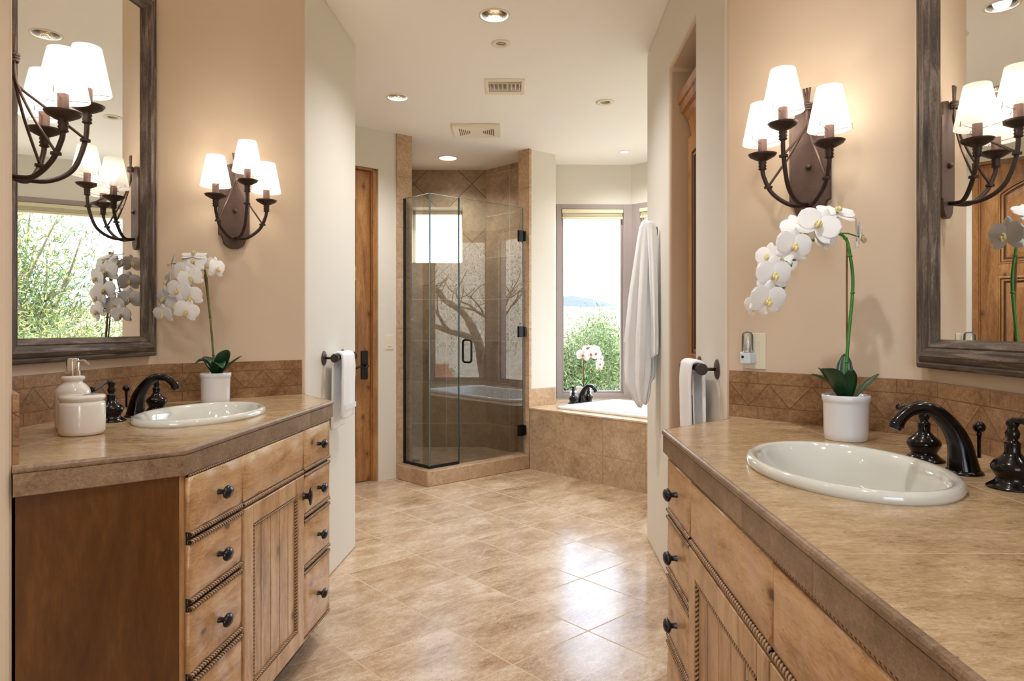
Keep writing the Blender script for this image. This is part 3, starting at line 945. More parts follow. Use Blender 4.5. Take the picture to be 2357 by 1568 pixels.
# right (u runs toward the camera)
VRX = lambda d: 0.4396 - 0.035 * (1.9036 - d)
VR = Fr(VRX(1.867), 1.867, -92.0)
footR = [(VRX(-0.3), -0.30), (VRX(1.867), 1.867), (0.668, 2.095), (0.70, 2.11), (1.070, 1.785), (0.985, -0.30)]
toeR = [(VRX(-0.3) + .07, -0.28), (VRX(1.8) + .07, 1.80), (0.70, 2.05), (1.06, 1.76), (0.97, -0.28)]
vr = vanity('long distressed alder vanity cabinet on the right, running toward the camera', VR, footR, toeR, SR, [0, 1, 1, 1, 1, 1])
drawers(vr, 0.012, 0.281, 41)
false_front(vr, 0.287, 0.830, 47)
vdoor(vr, 0.287, 0.830, 0.815, 48)
false_front(vr, 0.836, 1.380, 55)
vdoor(vr, 0.836, 1.380, 0.850, 56)
drawers(vr, 1.386, 1.655, 61)
drawers(vr, 1.661, 2.15, 71)
rope_row(vr, 0.005, 2.15, 0.8475, v=.0075, double=False, r=.0045)
rope_row(vr, 0.005, 2.15, 0.115, double=False, r=.005)


def countertop(label, poly, hole, edges, mat=None, flip=False):
    t = thing('countertop', label, 'countertop', (0, 0, 0))
    a = MB(); a.prism(poly, 0.9, ZC, holes=[hole])
    a.build('slab', mat or M_ctr, t)
    # rounded nosing and edge tiles along the free edges
    for path in edges:
        a = MB()
        b = MB()
        pv = [V((*p, 0)) for p in path]
        if flip: pv = pv[::-1]
        nr_ = []
        for i in range(len(pv)):
            ns_ = []
            if i: d = (pv[i] - pv[i - 1]).normalized(); ns_.append(V((d.y, -d.x, 0)))
            if i < len(pv) - 1: d = (pv[i + 1] - pv[i]).normalized(); ns_.append(V((d.y, -d.x, 0)))
            m_ = sum(ns_, V((0, 0, 0))).normalized(); nr_.append(m_ / m_.dot(ns_[0]))
        u = 0
        for i in range(len(pv) - 1):
            p, q = pv[i], pv[i + 1]; L = (q - p).length
            f = lambda w_, o_, z_: tuple((p + nr_[i] * o_ if w_ == 0 else q + nr_[i + 1] * o_) + V((0, 0, z_)))
            def strip(mb, o0, z0_, o1, z1_):
                mb.quad(f(0, o0, z0_), f(0, o1, z1_), f(1, o1, z1_), f(1, o0, z0_), 0, [(u, z0_), (u, z1_), (u + L, z1_), (u + L, z0_)])
            prof = [(-0.001, 0.9152), (0.002, 0.9152), (0.0055, 0.9135), (0.0075, 0.910), (0.0075, 0.905), (0.0055, 0.9012), (0.0, 0.900)]
            for k in range(len(prof) - 1): strip(a, *prof[k], *prof[k + 1])
            for st_ in ((0.001, 0.9005, 0.0045, 0.899), (0.0045, 0.899, 0.0045, 0.853), (0.0045, 0.853, 0.002, 0.851), (0.002, 0.851, -0.02, 0.851)): strip(b, *st_)
            u += L
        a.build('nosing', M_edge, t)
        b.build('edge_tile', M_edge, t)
    return t


ctL = [(-1.026, 1.3968), (-0.774, 1.605), (-0.705, 2.66), (-0.904, 2.930), (-0.9, 2.948), (-1.364, 2.585), (-1.424, 1.866)]
countertop('polished tan travertine countertop of the left vanity', ctL, ellipse(SL[0], SL[1], SL[2] * .93, SL[3] * .93, SL[4]), [[(-1.026, 1.3968), (-0.774, 1.605), (-0.705, 2.66), (-0.904, 2.930)]])
VCX = lambda d: 0.4276 - 0.0335 * (1.9036 - d)
ctR = [(VCX(-0.3), -0.30), (VCX(1.9036), 1.9036), (0.6874, 2.140), (0.705, 2.222), (1.083, 1.806), (dend[0] - .003, -0.30)]
countertop('polished tan travertine countertop of the right vanity', ctR, ellipse(SR[0], SR[1], SR[2] * .93, SR[3] * .93, SR[4]), [[(0.705, 2.20), (0.6874, 2.140), (VCX(1.9036), 1.9036), (VCX(-0.3), -0.30)]], M_ctr_r)


def backsplash(label, segs):
    t = thing('backsplash', label, 'backsplash', (0, 0, 0))
    for name, p, q in segs:
        p = V((*p, 0)); q = V((*q, 0)); d = (q - p).normalized(); n = V((d.y, -d.x, 0)) * 0.012; L = (q - p).length
        a = MB()
        z0, z1 = ZC + .0005, 1.062
        P_ = [p, q, q + n, p + n]
        f = lambda v_, z: (v_.x, v_.y, z)
        a.quad(f(p + n, z0), f(q + n, z0), f(q + n, z1), f(p + n, z1), 0, [(0, z0), (L, z0), (L, z1), (0, z1)])
        a.quad(f(p + n, z1), f(q + n, z1), f(q, z1), f(p, z1), 0, [(0, 1.05), (L, 1.05), (L, 1.06), (0, 1.06)])
        a.quad(f(p, z0), f(p + n, z0), f(p + n, z1), f(p, z1), 0, [(0, z0), (.01, z0), (.01, z1), (0, z1)])
        a.quad(f(q + n, z0), f(q, z0), f(q, z1), f(q + n, z1), 0, [(0, z0), (.01, z0), (.01, z1), (0, z1)])
        a.quad(f(q, z0), f(p, z0), f(p, z1), f(q, z1), 0, [(0, z0), (L, z0), (L, z1), (0, z1)])
        a.build(name, M_bs, t)


def along(p, q, d0, d1):
    p = V(p); q = V(q); u = (q - p).normalized(); return (tuple(p + u * d0), tuple(q - u * d1))


e_ = along(E0, A0, 0.008, 0.001); a_ = along(A0, AB, 0.001, 0.001); b_ = along(AB, BP, 0.001, 0.022)
backsplash('brown travertine backsplash with diamond border behind the left vanity', [('side_tiles', e_[1], e_[0]) if False else ('side_tiles', e_[0], e_[1]), ('back_tiles', *a_), ('return_tiles', *b_)])
c_ = along(RC, CD, 0.022, 0.001); d_ = along(CD, dend, 0.001, 0.001)
backsplash('brown travertine backsplash with diamond border behind the right vanity', [('return_tiles', *c_), ('back_tiles', *d_)])


def sink(label, cx, cy, a_, b_, ang):
    t = thing('sink', label, 'sink', (cx, cy, ZC), ang)
    m = MB()
    def off(d): return d
    prof = [(0.93, -.004), (0.985, .0), (1.0, .006), (0.995, .013), (0.975, .019), (0.94, .021), (0.90, .020), (0.86, .015), (0.83, .004), (0.81, -.015), (0.77, -.05), (0.68, -.088), (0.52, -.112), (0.30, -.124), (0.09, -.127), (0.085, -.132)]
    seg = 64
    vs = []; fs = []
    for i, (r, z) in enumerate(prof):
        dr = (1 - r) * min(a_, b_)
        for k in range(seg):
            q = 2 * pi * k / seg
            rx = a_ - (1 - r) * (a_ if i > 8 else b_) if r > .8 else a_ * r
            ry = b_ * r
            vs.append((rx * cos(q), ry * sin(q), z))
    for i in range(len(prof) - 1):
        for k in range(seg):
            j = (k + 1) % seg
            fs.append((i * seg + k, i * seg + j, (i + 1) * seg + j, (i + 1) * seg + k))
    m.add(vs, fs)
    m.build('basin', M_porc, t, smooth=True)
    d = MB(); d.lathe([(0.026, -.1255), (0.024, -.124), (0.010, -.126), (0.0005, -.126)], (0, 0, 0), 24); d.build('drain', M_bronze, t, smooth=True)
    return t


sink('oval off-white porcelain drop-in sink in the left countertop', *SL)
sink('oval off-white porcelain drop-in sink in the right countertop', *SR)


def faucet(label, x, y, deg, z0=ZC, sc=1.0, spread=0.168, group=None, lever=(-1, 1), popup=True):
    t = thing('faucet', label, 'faucet', (x, y, z0), R(deg), group)
    # spout: flared base, curving up, over and down (out = -y)
    a = MB()
    path = spline([(0, 0.016 * sc, 0), (0, 0.012 * sc, .03 * sc), (0, 0.004 * sc, .065 * sc), (0, -.018 * sc, .100 * sc), (0, -.052 * sc, .126 * sc), (0, -.088 * sc, .124 * sc), (0, -.112 * sc, .106 * sc), (0, -.120 * sc, .094 * sc)], 6)
    n = len(path)
    rad = [lerp(0.031, 0.0115, min(1, (i / (n * .62))) ** .75) * sc for i in range(n)]
    for i in range(n):
        if i > n * .8: rad[i] = lerp(0.0115, 0.0155, (i - n * .8) / (n * .2)) * sc
    a.tube(path, rad, 20)
    a.build('spout', M_bronze, t, smooth=True)
    a = MB(); e = path[-1]; a.lathe([(0.011 * sc, -.008 * sc), (0.0125 * sc, 0)], tuple(e), 16, rot=M.Rotation(R(-25), 3, 'X')); a.build('aerator', M_black, t)
    a = MB(); a.lathe([(0.036 * sc, 0), (0.034 * sc, .004 * sc), (0.030 * sc, .007 * sc)], (0, .014 * sc, 0), 28); a.build('spout_base', M_bronze, t, smooth=True)
    if popup:
        a = MB(); a.lathe([(0.0035 * sc, 0.03), (0.0035 * sc, .072 * sc), (.005 * sc, .076 * sc), (.0035 * sc, .080 * sc)], (0, .046 * sc, 0), 12); a.ball((0, .046 * sc, .090 * sc), .0115 * sc); a.build('pop_up_rod', M_bronze, t, smooth=True)
    for s in lever:
        px_ = s * spread / 2 * 2 * sc
        a = MB()
        pr = [(.041, 0), (.040, .003), (.034, .007), (.028, .012), (.024, .018), (.029, .026), (.033, .034), (.033, .040), (.029, .047), (.020, .054), (.0145, .060), (.012, .064), (.0125, .078), (.013, .080), (.010, .083), (.0075, .086), (.011, .092), (.0115, .098), (.0085, .104), (.0075, .108), (.0105, .113), (.010, .119), (.006, .123), (.0005, .124)]
        a.lathe([(r * sc, z * sc) for r, z in pr], (px_, 0.016 * sc, 0), 32)
        h = a.build('handle', M_bronze, t, smooth=True)
        b = MB()
        b.tube(spline([(px_, .016 * sc, .118 * sc), (px_ + s * .02 * sc, .016 * sc, .122 * sc), (px_ + s * .05 * sc, .016 * sc, .112 * sc), (px_ + s * .078 * sc, .016 * sc, .104 * sc), (px_ + s * .092 * sc, .016 * sc, .105 * sc)], 5),
               [x_ * sc for x_ in ([.0075] * 3 + [.006] * 3 + [.0045] * 6 + [.0050] * 3 + [.0065] * 3 + [.0085] * 2 + [.0075])][:21], 10)
        b.build('lever', M_bronze, h, smooth=True)
    return t


faucet('black bronze faucet set behind the left sink', -1.198, 2.190, 86.5, spread=0.118)
faucet('black bronze faucet set behind the right sink', 0.872, 1.335, -88.5, spread=0.125)

# ------------------------------------------------------------------ orchids
def petal_mesh(mb, L, W, ang, cup=0.15, base=0.0, point=0.5):
    """one petal in the xz plane facing -y, pointing at angle ang from +z"""
    nu, nv = 14, 9
    vs = []; fs = []
    for i in range(nu + 1):
        t = i / nu
        wdt = W * (sin(pi * min(1, t * .98 + .03)) ** point)
        for j in range(nv):
            s = (j / (nv - 1) - .5) * 2
            x = s * wdt / 2; z = base + L * t
            y = -cup * L * (t * t * .7) * (1 if cup > 0 else 1) + 0.12 * L * s * s * (0.5) - 0.02 * L
            X = x * cos(ang) + z * sin(ang); Z = -x * sin(ang) + z * cos(ang)
            vs.append((X, y + .1 * L, Z))
    for i in range(nu):
        for j in range(nv - 1):
            q = i * nv + j; fs.append((q, q + 1, q + nv + 1, q + nv))
    mb.add(vs, fs)


_fl = {}
def flower_meshes(lipm):
    if lipm.name in _fl: return _fl[lipm.name]
    a = MB()
    for an in (0, R(125), R(-125)): petal_mesh(a, 1.0, .62, an, -.08)
    for an in (R(72), R(-72)):
        b = len(a.v); petal_mesh(a, 1.0, 1.12, an, .06, 0, .42)
        for k in range(b, len(a.v)): a.v[k] = (a.v[k][0], a.v[k][1] - .06, a.v[k][2])
    o1 = a.build('flower', M_petal, None, smooth=True); me1 = o1.data
    b = MB(); b.ball((0, -.12, .03), .10, sz=1.2, seg=10); b.ball((.11, -.16, -.10), .11, .5, 1, 1.2, 10); b.ball((-.11, -.16, -.10), .11, .5, 1, 1.2, 10); b.ball((0, -.22, -.18), .12, .7, 1, 1.4, 10)
    o2 = b.build('flower_throat', lipm, None, smooth=True); me2 = o2.data
    bpy.data.objects.remove(o1); bpy.data.objects.remove(o2)
    _fl[lipm.name] = (me1, me2)
    return _fl[lipm.name]


def flower(parent, loc, size, yaw, pitch, roll, lipm):
    m1, m2 = flower_meshes(lipm)
    o = bpy.data.objects.new('flower', m1); COL.objects.link(o); o.parent = parent
    o.location = loc; o.scale = (size,) * 3
    o.rotation_euler = (M.Rotation(yaw, 3, 'Z') @ M.Rotation(pitch, 3, 'X') @ M.Rotation(roll, 3, 'Y')).to_euler()
    c = bpy.data.objects.new('flower_throat', m2); COL.objects.link(c); c.parent = o


def leaf(parent, base, tip, width, mat, droop=0.0, up=0.5):
    a = MB()
    b = V(base); t = V(tip); d = t - b; L = d.length
    side = d.cross(V((0, 0, 1))).normalized()
    nu = 9; vs = []; fs = []
    for i in range(nu + 1):
        s = i / nu
        c = b + d * s + V((0, 0, up * L * sin(pi * s) * .35 - droop * L * s * s))
        w_ = width * (sin(pi * min(.985, .08 + s * .92)) ** .65)
        for j, q in enumerate((-1, -.5, 0, .5, 1)):
            vs.append(c + side * q * w_ / 2 + V((0, 0, abs(q) * w_ * .16)))
    for i in range(nu):
        for j in range(4):
            q = i * 5 + j; fs.append((q, q + 1, q + 6, q + 5))
    a.add(vs, fs)
    a.build('leaf', mat, parent, smooth=True, solid=0.0015)


def orchid(label, x, y, z, potr, poth, stem_pts, stake_pts, flowers, leaves, stem_m, lipm, leafm, stem_r=0.0045, fs=0.048, potm=None):
    t = thing('potted_orchid', label, 'plant', (x, y, z))
    a = MB(); r = potr
    a.lathe([(r * .86, 0), (r * .90, .003), (r * .92, .02), (r * .95, poth * .8), (r * .97, poth * .85), (r * 1.0, poth * .87), (r * 1.01, poth * .93), (r * 1.0, poth), (r * .93, poth), (r * .91, poth * .9), (r * .88, poth * .88)], seg=48)
    a.build('pot', potm or M_pot, t, smooth=True)
    a = MB(); a.lathe([(0.0005, poth * .93), (r * .92, poth * .91)], seg=24, cap=False); a.build('potting_bark', M_soil, t)
    a = MB(); sp = spline([V(p) for p in stem_pts], 8); a.tube(sp, [stem_r * (1 - .45 * i / len(sp)) for i in range(len(sp))], 8)
    for i in range(6, len(sp) - 4, 9):
        a.ball(tuple(sp[i]), stem_r * 1.35, sz=.6, seg=8)
    a.build('stem', stem_m, t, smooth=True)
    if stake_pts:
        a = MB(); a.tube(stake_pts, stem_r * .55, 8); a.build('stake', M_stake, t, smooth=True)
    for (lx, ly, lz, yaw, pitch, roll, sc) in flowers:
        nearest = min(sp[len(sp) // 2:], key=lambda p: (p - V((lx, ly, lz))).length)
        flower(t, (lx, ly, lz), fs * sc, R(yaw), R(pitch), R(roll), lipm)
        c = MB(); c.tube([nearest, (nearest + V((lx, ly, lz))) / 2 + V((0, 0, .004)), (lx, ly + .003, lz)], stem_r * .4, 6); c.build('flower_stalk', stem_m, t, smooth=True)
    for b, tip, wd_, dr, up in leaves: leaf(t, b, tip, wd_, leafm, dr, up)
    return t


def pxl(cx, cy, d, ox, oy, oz):
    """offset from a plant's base of a point seen at (cx, cy) at distance d"""
    return V(((cx - 1178.5) / 1565 * d - ox, d - oy, 1.2 + (755 - cy) * d / 1565 - oz))


# right orchid
ox, oy = 0.852, 1.735
q = lambda cx, cy, dd=0: pxl(cx, cy, 1.735 + dd, ox, oy, ZC)
stem = [q(1945, 915), q(1951, 800), q(1963, 660), q(1957, 590), q(1948, 552), q(1925, 537, -.01), q(1885, 545, -.02), q(1845, 575, -.03), q(1815, 625, -.03), q(1800, 670, -.03), q(1772, 705, -.03)]
F = []
for cx, cy, yaw, pitch, roll, sc, dd in [(1926, 486, 10, -55, 10, 1.05, -.01), (1884, 516, -10, -20, 30, 1.15, -.05), (1900, 545, 15, -10, 170, .7, -.03), (1838, 520, -15, -30, -20, .95, -.02),
                                         (1828, 566, 5, 0, 8, 1.0, -.07), (1800, 600, -30, -5, 40, .8, -.02), (1782, 632, 5, 5, 0, 1.0, -.06), (1768, 590, -50, -10, 0, .8, -.01),
                                         (1768, 690, 5, 15, 5, 1.0, -.07), (1738, 706, -60, 10, 0, .75, -.02), (1978, 545, 70, 0, 0, 1.05, 0.0), (1800, 655, 50, 10, 30, .7, -.01)]:
    p = q(cx, cy, dd); F.append((p.x, p.y, p.z, yaw, pitch, roll, sc))
orchid('white orchid on a tall bright green arching stem beside the right sink', ox, oy, ZC, .0565, .115, stem, [q(1950, 915, .01), q(1949, 700, .008), q(1949, 556, .005)], F,
       [((0.01, 0, .10), q(1868, 862, .03), .05, .0, .25), ((-.01, -.01, .10), q(1888, 850, -.05), .062, .0, .5), ((0, .01, .10), q(1945, 815, .06), .04, 0, .2), ((.01, -.01, .10), q(2022, 862, -.02), .045, 0, .0), ((0, -.01, .1), q(1960, 850, -.04), .035, 0, .2)],
       M_stem, M_lip, M_leaf)
# left orchid
ox, oy = -1.127, 2.585
q = lambda cx, cy, dd=0: pxl(cx, cy, 2.585 + dd, ox, oy, ZC)
stem = [q(494, 862), q(490, 800), q(483, 720), q(475, 640), q(466, 612), q(450, 600, -.02), q(430, 612, -.04), q(415, 650, -.05), q(402, 690, -.05), q(390, 722, -.05)]
F = []
for cx, cy, yaw, pitch, roll, sc, dd in [(446, 585, 10, -70, 0, .95, -.03), (446, 602, 0, -30, 0, 1.0, -.05), (478, 612, 25, -10, 20, .8, -.01), (500, 618, 75, 0, 0, .95, .0), (422, 625, -10, -10, 10, 1.0, -.08), (394, 606, -65, -10, 0, .8, -.03),
                                         (438, 640, 20, 5, -20, .95, -.09), (385, 648, -50, 0, 0, .85, -.05), (410, 668, -5, 0, 10, 1.0, -.10), (436, 684, 15, 10, -15, 1.0, -.09), (376, 688, -30, 5, 0, .9, -.06),
                                         (402, 704, -15, 10, 0, .9, -.08), (429, 716, 20, 10, 20, .95, -.10), (374, 725, -10, 15, 0, .85, -.09), (420, 606, -40, -40, 0, .7, -.03)]:
    p = q(cx, cy, dd); F.append((p.x, p.y, p.z, yaw, pitch, roll, sc))
orchid('white orchid with a dark olive stem in a white pot behind the left sink', ox, oy, ZC, .0555, .115, stem, [q(497, 862, .01), q(484, 740, .008), q(471, 632, .0)], F,
       [((0, .01, .10), q(470, 822, .04), .06, 0, .3), ((0, -.01, .105), q(450, 832, -.05), .055, .1, .9), ((.01, 0, .10), q(522, 806, -.03), .062, 0, .3), ((.01, 0, .10), q(556, 820, .02), .05, 0, .1), ((0, -.01, .105), q(512, 842, -.08), .05, .1, .8)],
       M_stem_o, M_lip, M_leaf)

# ------------------------------------------------------------------ soap dispenser and jar
t = thing('soap_dispenser', 'cream ceramic soap dispenser with a brushed metal pump behind the jar', 'soap dispenser', (-1.243, 1.925, ZC))
t.scale = (1, 1, .95)
a = MB(); a.lathe([(.040, 0), (.046, .004), (.0475, .012), (.0475, .108), (.045, .118), (.036, .130), (.027, .137), (.025, .142), (.031, .146), (.033, .151), (.031, .156), (.024, .158)], seg=48, sx=.92, sy=.92); a.build('bottle', M_jar, t, smooth=True)
a = MB(); a.lathe([(.0195, .157), (.0195, .172), (.0165, .173), (.0165, .203), (.015, .208), (.008, .210)], seg=32)
a.tube(spline([(0.012, 0, .200), (.030, 0, .202), (.042, -.004, .197), (.050, -.008, .190)], 5), 0.0038, 10)
a.build('pump', M_chrome, t, auto=40)
t = thing('lidded_jar', 'short cream ceramic jar with a flat lid at the left vanity edge', 'jar', (-1.152, 1.822, ZC))
a = MB(); a.lathe([(.050, 0), (.056, .003), (.0595, .012), (.060, .03), (.060, .080), (.058, .087), (.053, .090)], seg=56, sx=.92, sy=.92); a.build('jar_body', M_jar, t, smooth=True)
a = MB(); a.lathe([(.052, .0885), (.054, .091), (.058, .094), (.060, .098), (.060, .102), (.057, .106), (.040, .107), (.0005, .108)], seg=56, sx=.92, sy=.92); a.build('lid', M_jar, t, smooth=True)

# ------------------------------------------------------------------ towel bars, towels
def towel_bar(label, base, deg, L, side):
    """bar parallel to the wall; u along wall, posts stand out 0.05"""
    t = thing('towel_bar', label, 'towel bar', (base[0], base[1], 1.058), R(deg), 'bronze towel bars on the partitions')
    rot = M.Rotation(pi / 2, 3, 'X')
    for u in (0, L):
        a = MB(); a.lathe([(.0345, 0), (.034, .003), (.030, .005), (.008, .006)], (u, -.0005, 0), 28, rot=rot); a.build('wall_plate', M_iron, t, auto=40)
        a = MB(); a.lathe([(.0055, .004), (.0055, .060)], (u, 0, 0), 12, rot=rot); a.build('post', M_iron_d, t, smooth=True)
        s = -1 if u == 0 else 1
        rx = M.Rotation(pi / 2 * s, 3, 'Y')
        a = MB(); a.lathe([(.012, -.020), (.018, -.014), (.018, -.010), (.013, -.006), (.013, .0), (.0195, .004), (.0205, .009), (.019, .013), (.0005, .0135)], (u, -.055, 0), 24, rot=rx)
        a.build('end_knob', M_iron_d, t, auto=40)
    a = MB(); a.tube([(0, -.055, 0), (L, -.055, 0)], .0095, 14); a.build('bar', M_iron_d, t, smooth=True)
    return t


def bar_towel(label, base, deg, u0, u1, zf, zb, rise=0.012, out=0.055, spread=0.028):
    """towel folded over the bar: front fall to zf, wall-side fall to zb"""
    t = thing('hand_towel', label, 'towel', (base[0], base[1], 1.058), R(deg))
    prof = []
    nf = 14
    for i in range(nf): prof.append((-out - spread * (1 - .25 * (1 - i / nf)), lerp(zf - 1.058, -.02, i / nf), i / nf))
    for k in range(9):
        a_ = pi * k / 8; prof.append((-out - cos(a_) * spread * .8, rise + sin(a_) * .016 - .004, 1))
    for i in range(1, nf + 1): prof.append((-out + spread * (.8 + .12 * i / nf), lerp(-.02, zb - 1.058, i / nf), 1 - i / nf))
    nu = 12; vs = []; fs = []
    for j, (y, z, k) in enumerate(prof):
        for i in range(nu + 1):
            f = i / nu
            wav = .006 * sin(f * 9 + 1.0) * (1 - k * .6) + .004 * MN.noise(V((f * 3, z * 6, j * .1)))
            u = lerp(u0, u1, f) + (1 - k) * .004 * sin(z * 20)
            vs.append((u, y + wav * (1 if y < -out else .6), z))
    for j in range(len(prof) - 1):
        for i in range(nu):
            q_ = j * (nu + 1) + i; fs.append((q_, q_ + 1, q_ + nu + 2, q_ + nu + 1))
    a = MB(); a.add(vs, fs)
    o = a.build('towel_cloth', M_towel, t, smooth=True, solid=0.013, sub=1)
    for zz, s in ((zf + .055 - 1.058, -1), (zb + .055 - 1.058, 1)):
        b = MB(); yy = -out + s * (spread + .0065) * (1.0 if s < 0 else .92)
        b.box(u0 + .004, u1 - .004, min(yy, yy + s * .0015), max(yy, yy + s * .0015), zz - .012, zz + .012)
        b.build('woven_band', simple('towel_band', srgb(228, 228, 226), .8), t)
    return t


# left partition face faces +x; u runs away from the camera
LPx = lambda d: -0.896 + 0.0535 * (d - 2.955)
towel_bar('bronze towel bar on the left partition holding a hand towel', (LPx(3.19), 3.19), 86.95, 0.29, 1)
bar_towel('white hand towel folded over the left towel bar', (LPx(3.19), 3.19), 86.95, 0.035, 0.225, 0.765, 0.715)
# right partition face faces -x; u runs toward the camera
RPx = lambda d: 0.738 - 0.04 * (3.175 - d)
towel_bar('bronze towel bar on the right partition holding a hand towel', (RPx(2.585), 2.585), -92.3, 0.255, 1)
bar_towel('white hand towel folded over the right towel bar, partly behind the countertop', (RPx(2.585), 2.585), -92.3, 0.030, 0.205, 0.74, 0.72)

# robe hook and bath towel at the far end of the right partition
t = thing('robe_hook', 'dark bronze robe hook at the far end of the right partition', 'hook', (RPx(3.53), 3.53, 1.70), R(-92.3))
a = MB(); a.lathe([(.026, 0), (.025, .004), (.008, .006)], (0, 0, 0), 24, rot=M.Rotation(pi / 2, 3, 'X')); a.build('wall_plate', M_iron_d, t)
a = MB(); a.tube(spline([(0, -.003, -.01), (0, -.03, -.02), (0, -.05, 0), (0, -.052, .02)], 5), .006, 10); a.ball((0, -.052, .024), .010); a.build('hook_arm', M_iron_d, t, smooth=True)
t = thing('bath_towel', 'long white bath towel hanging from the robe hook by the tub', 'towel', (0, 0, 0))
def hang(name, rows, d0, dmax, phase, ns=72, tip=0):
    vs = []; fs = []
    for i, (yy, xl, xr) in enumerate(rows):
        z = 1.2 + (755 - yy) * d0 / 1565
        L_ = (xl - 1178.5) / 1565 * d0; R_ = (xr - 1178.5) / 1565 * d0
        cx, hw = (L_ + R_) / 2, (R_ - L_) / 2
        fall = min(1, max(0, (yy - rows[0][0]) / 200))
        for k in range(ns):
            an = 2 * pi * k / ns
            dep = lerp(.015, dmax, fall)
            fold = 1 + .32 * fall * sin(an * 5 + phase + yy * .0018) + .10 * sin(an * 9 + yy * .004 + phase) * fall
            x_ = cx + hw * cos(an) * (1 if abs(cos(an)) > .9 else min(1, fold)); y_ = d0 + dep * sin(an) * fold
            vs.append((min(x_, RPx(y_) - .006), y_, z))
    for i in range(len(rows) - 1):
        for k in range(ns):
            j = (k + 1) % ns; fs.append((i * ns + k, (i + 1) * ns + k, (i + 1) * ns + j, i * ns + j))
    fs.append(tuple(range(ns))); fs.append(tuple((len(rows) - 1) * ns + k for k in range(ns - 1, -1, -1)))
    a = MB(); a.add(vs, fs); return a.build(name, M_towel, t, smooth=True)


hang('towel_cloth', [(507, 1481, 1489), (512, 1476, 1496), (525, 1471, 1499), (560, 1465, 1499), (620, 1456, 1499), (680, 1447, 1499), (740, 1441, 1500), (785, 1436, 1500), (792, 1438, 1500), (850, 1437, 1498), (880, 1439, 1494), (895, 1444, 1491), (910, 1452, 1488), (925, 1460, 1482), (937, 1469, 1474)], 3.47, .045, 1.2)
hang('towel_fold', [(509, 1486, 1500), (516, 1488, 1508), (530, 1490, 1512), (600, 1493, 1513), (700, 1495, 1514), (760, 1496, 1515), (800, 1496, 1515), (814, 1497, 1514), (823, 1497, 1502)], 3.44, .030, 2.4)
hang('towel_fold', [(520, 1488, 1506), (600, 1490, 1511), (760, 1490, 1512), (850, 1489, 1511), (868, 1488, 1509), (880, 1488, 1499), (905, 1486, 1497), (922, 1484, 1493), (931, 1482, 1487)], 3.53, .028, .4)

# ------------------------------------------------------------------ outlet, night light, switch
def on_wall(p0, p1, px):
    k = (px - 1178.5) / 1565
    (x0_, y0_), (x1_, y1_) = p0, p1
    s_ = (x0_ - k * y0_) / (k * (y1_ - y0_) - (x1_ - x0_))
    return (x0_ + s_ * (x1_ - x0_), y0_ + s_ * (y1_ - y0_))


oc = on_wall(RC, CD, 1739)
angC = math.degrees(atan2(CD[1] - RC[1], CD[0] - RC[0]))
t = thing('wall_outlet', 'almond electrical outlet plate on the wall under the right sconce', 'outlet', (oc[0], oc[1], 1.2 + (755 - 808) * oc[1] / 1565), R(angC))
a = MB(); a.box(-.036, .036, -.005, -.0005, -.057, .057); a.build('cover_plate', M_plate, t, bevel=.002)
a = MB(); a.box(-.017, .017, -.0068, -.005, -.033, .033); a.build('receptacle', M_plate, t, bevel=.001)
t2 = thing('night_light', 'small plug-in night light with a clear ribbed shade in the outlet', 'night light', (oc[0], oc[1], 1.2 + (755 - 808) * oc[1] / 1565), R(angC))
a = MB(); a.box(-.030, .006, -.045, -.0070, -.040, -.004); a.build('plug_body', M_bluewh, t2, bevel=.004, bevel_seg=3)
a = MB()
pr = []
for k in range(40):
    a_ = 2 * pi * k / 40; pr.append(((-.012) + (.0165 + (.0008 if k % 2 else 0)) * cos(a_), -.028 + (.0165 + (.0008 if k % 2 else 0)) * sin(a_)))
n = len(pr); vs = []
for (sc, z) in ((1, -.003), (1, .045), (.92, .054), (.6, .060), (.1, .062)):
    vs += [((p[0] + .012) * sc - .012, (p[1] + .028) * sc - .028, z) for p in pr]
a.add(vs, [(i * n + k, i * n + (k + 1) % n, (i + 1) * n + (k + 1) % n, (i + 1) * n + k) for i in range(4) for k in range(n)])
a.build('clear_shade', M_clear, t2, smooth=True)
a = MB(); a.ball((-.012, -.028, .018), .007, sz=2); a.build('bulb', M_pot, t2, smooth=True)
a = MB(); a.ball((-.019, -.045, -.018), .0045); a.build('light_sensor', M_black, t2, smooth=True)

lsw = on_wall(dw(0, 0), dw(-.157, 0), 895.5)
t = thing('light_switch', 'almond rocker light switch between the wooden door and the shower', 'light switch', (lsw[0], lsw[1], 1.2 + (755 - 788) * lsw[1] / 1565), R(40))
a = MB(); a.box(-.036, .036, -.006, -.0005, -.058, .058); a.build('cover_plate', M_plate, t, bevel=.002)
a = MB(); a.box(-.017, .017, -.009, -.006, -.033, .033); a.build('rocker', M_plate, t, bevel=.001)

# ------------------------------------------------------------------ wooden door
DD = Fr(*dw(0, 0), 40)
t = thing('door_1', 'knotty alder door with an arched top panel, left of the shower', 'door', (*DD.at(0, 0), 0), R(40))
t['kind'] = 'structure'
u0, u1 = -1.015, -0.200
def panel_outline(ua, ub, za, zb, arch):
    pts = [(ua, za), (ub, za), (ub, zb)]
    if arch:
        for k in range(1, 12):
            f = k / 12; pts.append((lerp(ub, ua, f), zb + arch * (1 - (2 * f - 1) ** 2)))
    pts.append((ua, zb)); return pts


def inset(pts, d):
    n = len(pts); out = []
    for i in range(n):
        p = V(pts[i]); a_ = V(pts[i - 1]); b_2 = V(pts[(i + 1) % n])
        d1 = (p - a_).normalized(); d2 = (b_2 - p).normalized()
        n1 = V((-d1.y, d1.x)); n2 = V((-d2.y, d2.x)); m_ = (n1 + n2).normalized(); out.append(tuple(p + m_ * d / max(.3, m_.dot(n1))))
    return out


